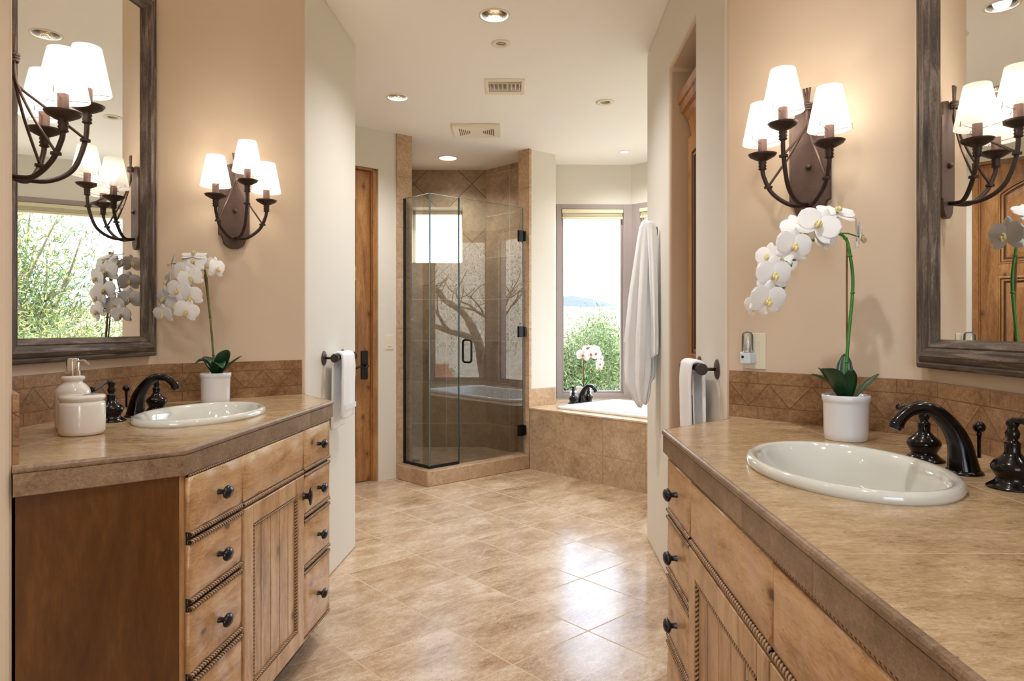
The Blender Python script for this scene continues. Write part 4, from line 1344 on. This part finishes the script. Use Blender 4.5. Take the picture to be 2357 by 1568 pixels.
def panelled(mb, ua, ub, za, zb, panels, v0, v1, mat_face=0, mat_groove=1):
    """slab with moulded raised panels on its -y face"""
    outer = [(ua, za), (ub, za), (ub, zb), (ua, zb)]
    rings = [[V((x, z, 0)) for x, z in outer]] + [[V((x, z, 0)) for x, z in p] for p in panels]
    flat = [p for r_ in rings for p in r_]
    tris = tessellate_polygon(rings)
    vs = [(p.x, -v1, p.y) for p in flat]
    fs = []
    for tr_ in tris:
        p, q_, r_ = [flat[k] for k in tr_]
        fs.append(tr_ if (q_ - p).cross(r_ - p).z > 0 else tr_[::-1])
    mb.add(vs, fs, mat_face)
    for p in panels:
        steps = [(0, v1, 0), (.006, v1 + .004, 0), (.014, v1 + .004, 0), (.020, v1 - .004, 1), (.026, v1 - .002, 0), (.034, v1 - .002, 0), (.038, v1 - .010, 1), (.050, v1 - .010, 1), (.085, v1 - .002, 0)]
        prev = None
        for d, v_, mt in steps:
            ring = inset(p, d); cur = [(x, -v_, z) for x, z in ring]
            if prev:
                n = len(cur)
                mb.add(prev + cur, [(i, (i + 1) % n, n + (i + 1) % n, n + i) for i in range(n)], mat_groove if mt else mat_face)
            prev = cur
        mb.add(prev, [tuple(range(len(prev)))], mat_face)
    mb.box(ua, ub, -(v1 - .03), -v0, za, zb, mat_face)
    for (a1, b1, c1, d1) in ((ua, ua, za, zb), (ub, ub, za, zb)):
        mb.quad((a1, -v1, c1), (a1, -v0, c1), (a1, -v0, d1), (a1, -v1, d1), mat_face)
    mb.quad((ua, -v1, zb), (ub, -v1, zb), (ub, -v0, zb), (ua, -v0, zb), mat_face)


M_door_g = simple('door_glaze_groove', srgb(78, 48, 24), 0.5)
a = MB()
pu0, pu1 = u0 + .112, u1 - .112
panelled(a, u0, u1, 0.006, 2.425, [panel_outline(pu0, pu1, 1.672, 2.20, .12), panel_outline(pu0, pu1, .935, 1.582, 0), panel_outline(pu0, pu1, .190, .845, 0)], -.095, -.050)
a.build('door_leaf', [M_door, M_door_g], t)
a = MB()
a.box(-.197, -.157, .014, .130, 0, 2.443); a.box(-1.05, -1.018, .014, .130, 0, 2.443); a.box(-1.05, -.157, .014, .13, 2.428, 2.444)
a.box(-.205, -.197, .020, .048, 0, 2.43); 
a.build('door_jamb', M_door, t, bevel=.002)
a = MB(); hu = -.200 - .055; a.box(hu - .030, hu + .030, .038, .050, 0.80, 1.022)
hp = a.build('escutcheon', M_black, t, bevel=.006, bevel_seg=3)
a = MB(); a.lathe([(.013, 0), (.012, .03), (.008, .045)], (hu + .005, .038, .905), 16, rot=M.Rotation(pi / 2, 3, 'X'))
a.tube(spline([(hu + .008, -.004, .905), (hu - .02, -.006, .892), (hu - .055, -.004, .905), (hu - .085, -.004, .895), (hu - .10, -.004, .890)], 5), .0075, 10)
a.build('lever_handle', M_black, hp, smooth=True)

# ------------------------------------------------------------------ linen cabinet in the niche
t = thing('linen_cabinet', 'tall knotty wood linen cabinet with crown moulding in the right niche', 'cabinet', (0.84, 3.195, 0), R(-92.3))
W_ = 0.515
a = MB(); a.box(0.003, W_, 0.0, .50, 0, 2.29); a.build('body', M_door, t)
cp = [(0, 2.10), (.004, 2.13), (.014, 2.17), (.032, 2.20), (.046, 2.21), (.050, 2.225), (.050, 2.245), (.058, 2.25), (.060, 2.275), (.060, 2.29), (0, 2.29)]
a = MB(); vs = []
for u in (0.003, W_): vs += [(u, -c0, c1) for c0, c1 in cp]
n = len(cp); a.add(vs, [(i, (i + 1) % n, n + (i + 1) % n, n + i) for i in range(n)] + [tuple(range(n)), tuple(range(2 * n - 1, n - 1, -1))]); a.build('crown_moulding', M_door, t)
for za, zb in ((.12, .98), (1.0, 2.08)):
    a = MB(); panelled(a, .03, W_ - .03, za, zb, [panel_outline(.10, W_ - .10, za + .07, zb - .07, 0)], -.0, .018)
    d = a.build('cabinet_door', [M_door, M_door_g], t); knob(d, W_ - .05, (za + zb) / 2, .018)

# ------------------------------------------------------------------ shower
cu = MB()
C0 = (-0.922, 5.412); C1 = (-0.6355, 5.113); C2 = (0.150, 5.800)
t = thing('shower_curb', 'low travertine curb around the glass shower', 'curb', (0, 0, 0))
cu.prism([C0, C1, C2, (0.055, 5.955), (-0.640, 5.330), (-0.80, 5.50)], 0, 0.118)
cu.build('curb', M_curb, t, bevel=.006)
sf = MB(); sf.prism([(-0.80, 5.50), (-0.640, 5.330), (0.055, 5.955), (0.24, 6.14), (-0.257, 6.665), (-1.02, 6.66), dw(0.118, -0.12)], 0.0005, 0.03)
struct(sf, 'floor', M_sh_floor)
a = MB(); a.lathe([(.055, .030), (.054, .033), (.0005, .0332)], (-0.86, 5.98, 0), 32); tag(a.build('shower_drain', M_black), 'round dark drain in the shower floor', 'drain')
t = thing('shower_enclosure', 'frameless glass shower enclosure with black hardware', 'shower enclosure', (0, 0, 0))
G0 = (-0.862, 5.449); G1 = (-0.633, 5.217); G2 = (0.100, 5.880)
gd = (V(G2) - V(G1)); GL = gd.length; gd.normalize()
J = V(G1) + gd * ((-0.4025 + .633) / gd.x * 1.0)
kx = (1056 - 1178.5) / 1565
s_ = (kx * G1[1] - G1[0]) / (gd.x - kx * gd.y); J = V(G1) + gd * s_
Z0g, Z1g = 0.133, 2.236


def pane(name, p, q, z0, z1, g=0.0045, par=None):
    p = V(p); q = V(q); d = (q - p).normalized(); n = V((d.y, -d.x)) * g
    a = MB()
    f = lambda v_, z: (v_.x, v_.y, z)
    a.quad(f(p, z0), f(q, z0), f(q, z1), f(p, z1))
    o = a.build(name, M_shglass, par)
    b = MB()
    for (r, ) in ((p,), (q,)):
        e = MB()
        b.prism([tuple(r - d * .0012 + n), tuple(r + d * .0012 + n), tuple(r + d * .0012 - n), tuple(r - d * .0012 - n)], z0, z1)
    b.prism([tuple(p + n), tuple(q + n), tuple(q - n), tuple(p - n)], z1 - .001, z1 + .001)
    b.build('polished_edge', M_edgegl, o)
    return o


pane('fixed_panel', G0, G1, Z0g, Z1g, par=t)
pane('fixed_panel', V(G1) + gd * .006, J - gd * .004, Z0g, Z1g, par=t)
gdoor = pane('glass_door', J + gd * .003, V(G2) - gd * .008, Z0g + .004, Z1g, par=t)
def bar2(name, p, q, z0, z1, g, mat, par):
    p = V(p); q = V(q); d = (q - p).normalized(); n = V((d.y, -d.x)) * g
    a = MB(); a.prism([tuple(p + n), tuple(q + n), tuple(q - n), tuple(p - n)], z0, z1); return a.build(name, mat, par)
bar2('bottom_channel', V(G0) + V((-.004, .004)), V(G1), .1185, .140, .008, M_black, t)
bar2('bottom_channel', G1, J, .1185, .140, .008, M_black, t)
g0d = (V(G1) - V(G0)).normalized()
bar2('wall_channel', V(G0) - g0d * .006, V(G0) + g0d * .012, .1185, Z1g, .008, M_black, t)
bar2('door_seal', J - gd * .002, J + gd * .002, .14, Z1g, .006, M_black, t)
for zc in (0.317 + .0, 1.197 - .03, 1.2 + (755 - 543) * 5.85 / 1565):
    a = MB(); p = V(G2) - gd * .062; q2 = V(G2) - gd * .006; n = V((gd.y, -gd.x)) * .012
    a.prism([tuple(p + n), tuple(q2 + n), tuple(q2 - n), tuple(p - n)], zc - .048, zc + .048)
    p = V(G2) - gd * .006; q2 = V(G2) + gd * .012; n = V((gd.y, -gd.x)) * .022
    a.prism([tuple(p + n), tuple(q2 + n), tuple(q2 - n), tuple(p - n)], zc - .042, zc + .042)
    a.build('hinge', M_black, t, bevel=.002)
# pull handle, one loop each side of the glass
hc = J + gd * .085; nn = V((gd.y, -gd.x))
for s in (1, -1):
    a = MB(); pts = []
    z0h, z1h = 1.2 - (835 - 755) * 5.4 / 1565, 1.2 - (783 - 755) * 5.4 / 1565
    f = lambda o_, z: (hc.x + nn.x * o_ * s, hc.y + nn.y * o_ * s, z)
    a.tube(spline([f(.002, z0h), f(.030, z0h), f(.052, z0h + .012), f(.055, z0h + .035), f(.055, z1h - .035), f(.052, z1h - .012), f(.030, z1h), f(.002, z1h)], 5), .0085, 12)
    a.build('pull_handle', M_black, gdoor, smooth=True)
# shower valve and head on the hidden left wall are out of sight; the small white knob on the pilaster shows
kp = dw(.125, .02)
a = MB(); a.lathe([(.004, 0), (.004, .012), (.009, .016), (.009, .022), (.0005, .025)], (kp[0], kp[1], 1.2 + (755 - 737) * 5.5 / 1565), 16, rot=M.Rotation(R(40), 3, 'Z') @ M.Rotation(pi / 2, 3, 'X')); a.build('white_stop_knob', M_pot, t, smooth=True)

# shower window
t = MB()
for q_ in ((x0, x0 + .03, z0, z1), (x1 - .03, x1, z0, z1), (x0, x1, z0, z0 + .03), (x0, x1, z1 - .03, z1)): t.box(q_[0], q_[1], 6.92, 6.96, q_[2], q_[3])
wf = t.build('window_1', M_white); wf['kind'] = 'structure'
a = MB(); a.quad((x0, 6.94, z0), (x1, 6.94, z0), (x1, 6.94, z1), (x0, 6.94, z1)); a.build('pane', M_winglass, wf)

# ------------------------------------------------------------------ bay windows
def window(name, p, q, z0, z1, fw=0.045, out=0.03, sash=0.022):
    p = V(p); q = V(q); d = (q - p).normalized(); n = V((-d.y, d.x)); L = (q - p).length   # n points outdoors
    def bx(mb, u0, u1, v0, v1, za, zb, mat=0):
        mb.prism([tuple(p + d * u0 + n * v0), tuple(p + d * u1 + n * v0), tuple(p + d * u1 + n * v1), tuple(p + d * u0 + n * v1)], za, zb, mat)
    a = MB()
    bx(a, 0, fw, -.005, .12, z0, z1); bx(a, L - fw, L, -.005, .12, z0, z1); bx(a, fw, L - fw, -.005, .12, z0, z0 + fw); bx(a, fw, L - fw, -.005, .12, z1 - fw, z1)
    o = a.build(name, M_winfr, bevel=.002); o['kind'] = 'structure'
    b = MB()
    f2 = fw + sash
    bx(b, fw, f2, .03, .07, z0 + fw, z1 - fw); bx(b, L - f2, L - fw, .03, .07, z0 + fw, z1 - fw); bx(b, f2, L - f2, .03, .07, z0 + fw, z0 + f2); bx(b, f2, L - f2, .03, .07, z1 - f2, z1 - fw)
    b.build('sash', M_winfr, o)
    g = MB(); f = lambda u, z: (*(p + d * u + n * .05), z)
    g.quad(f(fw, z0 + fw), f(L - fw, z0 + fw), f(L - fw, z1 - fw), f(fw, z1 - fw)); g.build('pane', M_winglass, o)
    return p, d, n, L


def blind(label, p, d, n, L, z1, inset_=.05):
    t = thing('window_blind', label, 'blind', (*(p), 0), 0, 'raised cream blinds in the bay windows')
    def bx(mb, u0, u1, v0, v1, za, zb):
        o_ = p
        mb.prism([tuple(d * u0 + n * v0), tuple(d * u1 + n * v0), tuple(d * u1 + n * v1), tuple(d * u0 + n * v1)], za, zb)
    a = MB(); bx(a, inset_, L - inset_, -.02, .028, z1 - .085, z1 - .050); a.build('head_rail', M_blind, t, bevel=.002)
    a = MB()
    for k in range(5): bx(a, inset_ + .006, L - inset_ - .006, -.012, .022, z1 - .091 - k * .0065, z1 - .087 - k * .0065)
    a.build('gathered_slats', M_blind, t)
    a = MB(); bx(a, inset_ + .003, L - inset_ - .003, -.015, .025, z1 - .140, z1 - .120); a.build('bottom_rail', M_blind, t, bevel=.002)
    c = d * (inset_ + .03) - n * .018
    a = MB(); a.tube([(c.x, c.y, z1 - .08), (c.x, c.y, z1 - 1.2)], .0018, 6); a.build('pull_cord', M_blind, t)


w2 = window('window_2', (0.425, 6.452), (1.105, 6.470), ZW0, ZW1)
blind('raised cream blind on the window facing the camera', *w2, ZW1)
pp = V((1.135, 6.465)); qq = V((2.395, 5.325)); dd = (qq - pp).normalized()
w3 = window('window_3', pp + dd * .05, qq - dd * .05, ZW0, ZW1, .045)
blind('raised cream blind on the long angled window, mostly behind the partition', *w3, ZW1)
w4 = window('window_4', (2.398, 5.28), (2.362, 4.54), ZW0, ZW1)
blind('raised cream blind on the side window, seen only in reflections', *w4, ZW1)
a = MB()
a.prism([(1.100, 6.465), (1.140, 6.462), (1.178, 6.425), (1.25, 6.55), (1.16, 6.62), (1.10, 6.58)], ZW0, ZW1)
a.prism([(2.355, 5.362), (2.398, 5.322), (2.397, 5.275), (2.54, 5.27), (2.56, 5.37), (2.46, 5.46)], ZW0, ZW1)
a.prism([(2.362, 4.55), (2.36, 4.50), (2.53, 4.43), (2.53, 4.55)], ZW0, ZW1)
struct(a, 'trim_4', M_winfr)
# unseen window added behind the camera, sized for its fill light
w5 = window('fill_window', (1.0, -2.6), (-1.0, -2.6), 0.7, 2.4, .06)

# ------------------------------------------------------------------ bathtub
ZD = 0.52
deck = [(0.150, 5.800), (1.830, 3.985), (2.355, 4.505), (2.395, 5.32), (1.13, 6.462), (0.425, 6.445), (0.388, 6.082), (0.150, 5.888)]
rot_t = atan2(-0.72, 0.69)
tc0 = V((0.363, 5.745)); tdx = V((0.69, -0.72)).normalized(); tdy = V((0.72, 0.69)).normalized()
TLn, TWd = 1.55, 0.82
tub_c = tc0 + tdx * TLn / 2 + tdy * TWd / 2
def rrect(l, w_, r, n=6):
    out = []
    for cx, cy, a0 in ((l / 2 - r, w_ / 2 - r, 0), (-l / 2 + r, w_ / 2 - r, pi / 2), (-l / 2 + r, -w_ / 2 + r, pi), (l / 2 - r, -w_ / 2 + r, 3 * pi / 2)):
        for k in range(n + 1):
            q_ = a0 + pi / 2 * k / n; out.append((cx + r * cos(q_), cy + r * sin(q_)))
    return out
t = thing('tub_deck', 'travertine tiled bathtub deck under the bay windows', 'tub surround', (0, 0, 0))
hole = [tuple(tub_c + tdx * x_ + tdy * y_) for x_, y_ in rrect(TLn - .06, TWd - .06, .06)]
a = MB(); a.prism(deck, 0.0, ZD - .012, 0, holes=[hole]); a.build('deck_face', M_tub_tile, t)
def deck_top_mat():
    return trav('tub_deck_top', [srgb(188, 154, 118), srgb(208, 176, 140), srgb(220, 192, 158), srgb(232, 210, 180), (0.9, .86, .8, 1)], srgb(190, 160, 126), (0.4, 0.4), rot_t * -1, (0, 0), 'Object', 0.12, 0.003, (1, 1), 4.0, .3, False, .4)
dk2 = [(0.147, 5.797), (1.830, 3.978)] + deck[2:]
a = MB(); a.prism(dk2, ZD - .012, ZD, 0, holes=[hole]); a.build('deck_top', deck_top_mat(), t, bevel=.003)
a = MB()
a.prism([(0.153, 5.878), (0.392, 6.078), (0.384, 6.088), (0.145, 5.888)], ZD, 0.672)
a.build('splash_tile', M_jamb, t, bevel=.002)
t = thing('bathtub', 'white drop-in bathtub with a rounded rim in the tiled deck', 'bathtub', (tub_c.x, tub_c.y, ZD), rot_t)
prof = [(0, 0.001, .06), (-.004, .006, .062), (0, .018, .06), (.010, .024, .055), (.055, .026, .05), (.075, .020, .08), (.085, .0, .09), (.10, -.10, .11), (.13, -.25, .14), (.17, -.34, .16), (.25, -.37, .14)]
rings = [[(x_, y_, z_) for x_, y_ in rrect(TLn - 2 * d_, TWd - 2 * d_, max(.02, r_), 6)] for d_, z_, r_ in prof]
a = MB(); n = len(rings[0]); vs = [p for r_ in rings for p in r_]
a.add(vs, [(i * n + k, i * n + (k + 1) % n, (i + 1) * n + (k + 1) % n, (i + 1) * n + k) for i in range(len(rings) - 1) for k in range(n)] + [tuple((len(rings) - 1) * n + k for k in range(n))])
a.build('tub_shell', M_tub, t, smooth=True)
faucet('black bronze tub faucet set on the deck in front of the window', 0.640, 6.165, 44, ZD, 1.25, spread=0.085, popup=False)
# tub orchid
ox, oy = 0.672, 6.34
q = lambda cx, cy, dd=0: pxl(cx, cy, 6.34 + dd, ox, oy, ZD)
stem = [q(1343, 890), q(1343, 850), q(1344, 825), q(1350, 806), q(1362, 800), q(1374, 812), q(1379, 835), q(1378, 852)]
F = []
for cx, cy, yaw, pitch, roll, sc, dd in [(1342, 818, -15, 0, 10, 1.25, -.05), (1360, 816, 5, -10, 0, 1.2, -.06), (1352, 802, -20, -40, 0, 1.0, 0), (1371, 814, 15, -5, 10, 1.1, -.05), (1382, 826, 35, 0, 0, .8, -.02), (1381, 838, 10, 10, 0, .8, -.05), (1379, 847, -10, 20, 0, .6, -.04), (1370, 803, 10, -30, 0, .9, -.02)]:
    p = q(cx, cy, dd); F.append((p.x, p.y, p.z, yaw, pitch, roll, sc))
orchid('pale pink-throated orchid on the tub deck in front of the window', ox, oy, ZD, .072, .135, stem, None, F,
       [((0, 0, .12), q(1316, 880, -.02), .04, 0, .3), ((0, 0, .12), q(1324, 871, .02), .04, 0, .3), ((0, 0, .12), q(1366, 869, -.05), .05, 0, .3), ((0, 0, .12), q(1372, 888, -.02), .05, 0, .4)],
       M_stake, M_lipr, M_leaf2, .006, .055, M_jar)
t = thing('votive_holder', 'small square ribbed glass votive holder beside the tub orchid', 'candle holder', (0.575, 6.31, ZD), 0)
a = MB(); a.prism(rrect(.075, .075, .012, 4), 0.0, .085); a.build('glass_cup', simple('frosted_ribbed_glass', srgb(206, 206, 210), .25, 0, .6), t, smooth=False)

# ------------------------------------------------------------------ outdoors
def ground_mat(name, a_, b_2, sc):
    return simple(name, a_, .95, bumpy=.3, bscale=sc, var=.18)


M_grav = simple('desert_gravel', srgb(176, 160, 140), .95, bumpy=.4, bscale=60, var=.25)
M_lawn = simple('lawn_grass', srgb(132, 176, 84), .95, bumpy=.4, bscale=40, var=.2)
M_hill = simple('dry_hillside', srgb(128, 110, 94), .95, bumpy=.5, bscale=8, var=.3)
M_mtn = simple('blue_grey_mountain', srgb(64, 68, 76), .95, bumpy=.2, bscale=.5, var=.15)
M_bark = simple('mesquite_bark', srgb(112, 96, 80), .9, bumpy=.6, bscale=30, var=.3)
M_fol = [simple('pale_green_foliage', srgb(112, 128, 80), .8, var=.25, bscale=4), simple('green_foliage', srgb(90, 112, 64), .8, var=.25, bscale=4), simple('yellow_green_foliage', srgb(140, 140, 72), .8, var=.2, bscale=4)]
ZG = -0.20


def terrain(name, x0, x1, y0, y1, nx, ny, fn, mat, label, cat):
    a = MB(); vs = []; fs = []
    for j in range(ny + 1):
        for i in range(nx + 1):
            x = lerp(x0, x1, i / nx); y = lerp(y0, y1, j / ny); vs.append((x, y, fn(x, y)))
    for j in range(ny):
        for i in range(nx):
            q_ = j * (nx + 1) + i; fs.append((q_, q_ + 1, q_ + nx + 2, q_ + nx + 1))
    a.add(vs, fs); o = a.build(name, mat, None, smooth=True)
    o['kind'] = 'structure'
    return o


terrain('ground', -60, 90, -60, 120, 120, 140, lambda x, y: ZG - .01 + max(0, min(6, (x - 8) * .5)) * max(0, min(1, (8 - y) / 2)) + .05 * MN.noise(V((x, y, 0))), M_grav, '', '')
terrain('lawn', 2.6, 9.5, 13, 34, 12, 16, lambda x, y: ZG + .01 + .03 * MN.noise(V((x * .2, y * .2, 0))), M_lawn, '', '')
def hillf(x, y):
    return ZG - .5 + max(0, (y - 60)) * .085 * (1 + .35 * MN.noise(V((x * .03, y * .03, 1)))) + 1.2 * MN.noise(V((x * .08, y * .08, 2)))
terrain('hillside', -40, 140, 55, 150, 60, 40, hillf, M_hill, '', '')
def mtn(x, y):
    r = max(0, 1 - abs(y - 1500) / 420)
    ridge = 78 * math.exp(-((x - 110) / 190) ** 2) + 34 * math.exp(-((x - 620) / 330) ** 2) + 40 * math.exp(-((x + 450) / 260) ** 2)
    return -8 + r * ridge * (1 + .22 * MN.noise(V((x * .012, y * .006, 5)))) + r * 5 * MN.noise(V((x * .05, y * .03, 9)))
terrain('mountain', -900, 2600, 1080, 1900, 160, 14, mtn, M_mtn, '', '')


def shrub(name, label, x, y, h, r, n, seed, mats=0, blade=.09, stems=9, z0=ZG, lean=.5):
    rnd = random.Random(seed)
    t = thing(name, label, 'shrub' if 'tree' not in name else 'tree', (x, y, z0))
    st = MB(); fo_ = [MB() for _ in range(2)]
    tips = []
    for s in range(stems):
        a_ = rnd.uniform(0, 2 * pi); rr = r * sqrt(rnd.random())
        top = V((rr * cos(a_), rr * sin(a_), h * rnd.uniform(.45, 1.0) * (1 - .35 * rr / r)))
        path = spline([V((rnd.uniform(-.05, .05), rnd.uniform(-.05, .05), 0)), top * .35 + V((0, 0, .12 * h)), top * .7 + V((rnd.uniform(-.1, .1), rnd.uniform(-.1, .1), 0)) * r, top], 4)
        st.tube(path, [.018 * h / 2 * (1 - .8 * i / len(path)) + .002 for i in range(len(path))], 5)
        tips += path[3:]
    st.build('branches', M_bark, t, smooth=True)
    for k in range(n):
        c = rnd.choice(tips)
        s_2 = .22 * r
        p = c + V((rnd.gauss(0, s_2), rnd.gauss(0, s_2), rnd.gauss(0, s_2 * .8)))
        if p.z < .02: continue
        d = (V((p.x, p.y, h * .3)).normalized() * .6 + V((rnd.uniform(-1, 1), rnd.uniform(-1, 1), rnd.uniform(-.8, 1)))).normalized() * blade * rnd.uniform(.5, 1.3)
        s2 = d.cross(V((rnd.uniform(-1, 1), rnd.uniform(-1, 1), rnd.uniform(-1, 1)))).normalized() * blade * .085
        m_ = fo_[k % 2]
        m_.add([p - s2, p + s2, p + d * .6 + s2, p + d], [(0, 1, 2, 3)])
    fo_[0].build('foliage', M_fol[mats], t); fo_[1].build('foliage', M_fol[(mats + 1) % 3], t)
    return t


shrub('desert_shrub', 'pale green feathery shrub filling the window behind the tub orchid', 1.05, 10.2, 1.95, .75, 26000, 1, 0, .075, 20)
shrub('desert_shrub', 'second green shrub behind, right of the feathery shrub in the window', 2.0, 13.5, 1.5, 1.0, 12000, 2, 1, .09, 12)
# seen in the mirrors: beyond the angled window
shrub('desert_tree', 'leafy mesquite tree reflected at the left of the left mirror', 7.6, 10.0, 4.9, 2.0, 16000, 3, 1, .13, 26)
shrub('desert_shrub', 'yellow-green shrub low in the left mirror reflection', 5.0, 9.0, 2.0, 1.3, 11000, 4, 2, .10, 14)
shrub('desert_shrub', 'tall wispy shrub at the right of the left mirror reflection', 4.3, 10.6, 2.5, 1.2, 11000, 5, 1, .10, 14)
shrub('desert_shrub', 'green shrub beyond the angled window, between the others in the left mirror', 6.4, 8.0, 2.1, 1.4, 11000, 6, 2, .10, 14)
shrub('desert_shrub', 'small grey-green bush reflected in the shower glass', 8.2, 3.2, .8, .5, 3500, 7, 0, .08, 8)
# bare-limbed tree outside the side window (shows as a reflection in the shower glass)
t = thing('desert_tree', 'crooked grey-barked tree outside, reflected in the shower glass', 'tree', (5.4, 4.9, ZG))
rnd = random.Random(11)
st = MB()
def limb(p, d, L, r, depth):
    pts = [p]
    for k in range(4):
        d = (d + V((rnd.uniform(-.35, .35), rnd.uniform(-.35, .35), rnd.uniform(-.15, .25)))).normalized(); pts.append(pts[-1] + d * L / 4)
    st.tube(spline(pts, 3), [lerp(r, r * .6, i / 12) for i in range(13)], 7)
    if depth:
        for k in range(3):
            b_3 = pts[2 + k % 3]; dd_ = (d + V((rnd.uniform(-1, 1), rnd.uniform(-1, 1), rnd.uniform(-.4, .8)))).normalized(); limb(b_3, dd_, L * .68, r * .52, depth - 1)
limb(V((0, 0, 0)), V((.15, -.3, 1)), 1.6, .11, 4)
limb(V((0, .1, .1)), V((.1, .8, .6)), 1.8, .09, 4)
st.build('trunk_and_branches', M_bark, t, smooth=True)
lf = MB()
for k in range(14000):
    p = V((max(-1.6, rnd.gauss(0, 1.1)), rnd.gauss(0, 1.3), rnd.uniform(1.0, 3.8)))
    d = V((rnd.uniform(-1, 1), rnd.uniform(-1, 1), rnd.uniform(-1, 1))).normalized() * .045
    s2 = d.cross(V((0, 0, 1))).normalized() * .007; lf.add([p - s2, p + s2, p + d], [(0, 1, 2)])
lf.build('foliage', M_fol[0], t)
t = thing('terracotta_pot', 'large terracotta jar outside, reflected beside the shower handle', 'pot', (4.6, 4.15, ZG))
a = MB(); a.lathe([(.16, 0), (.24, .2), (.30, .45), (.26, .68), (.18, .78), (.20, .84), (.17, .84), (.15, .78)], seg=36); a.build('jar', simple('terracotta', srgb(206, 142, 112), .8, var=.12, bscale=30), t, smooth=True)
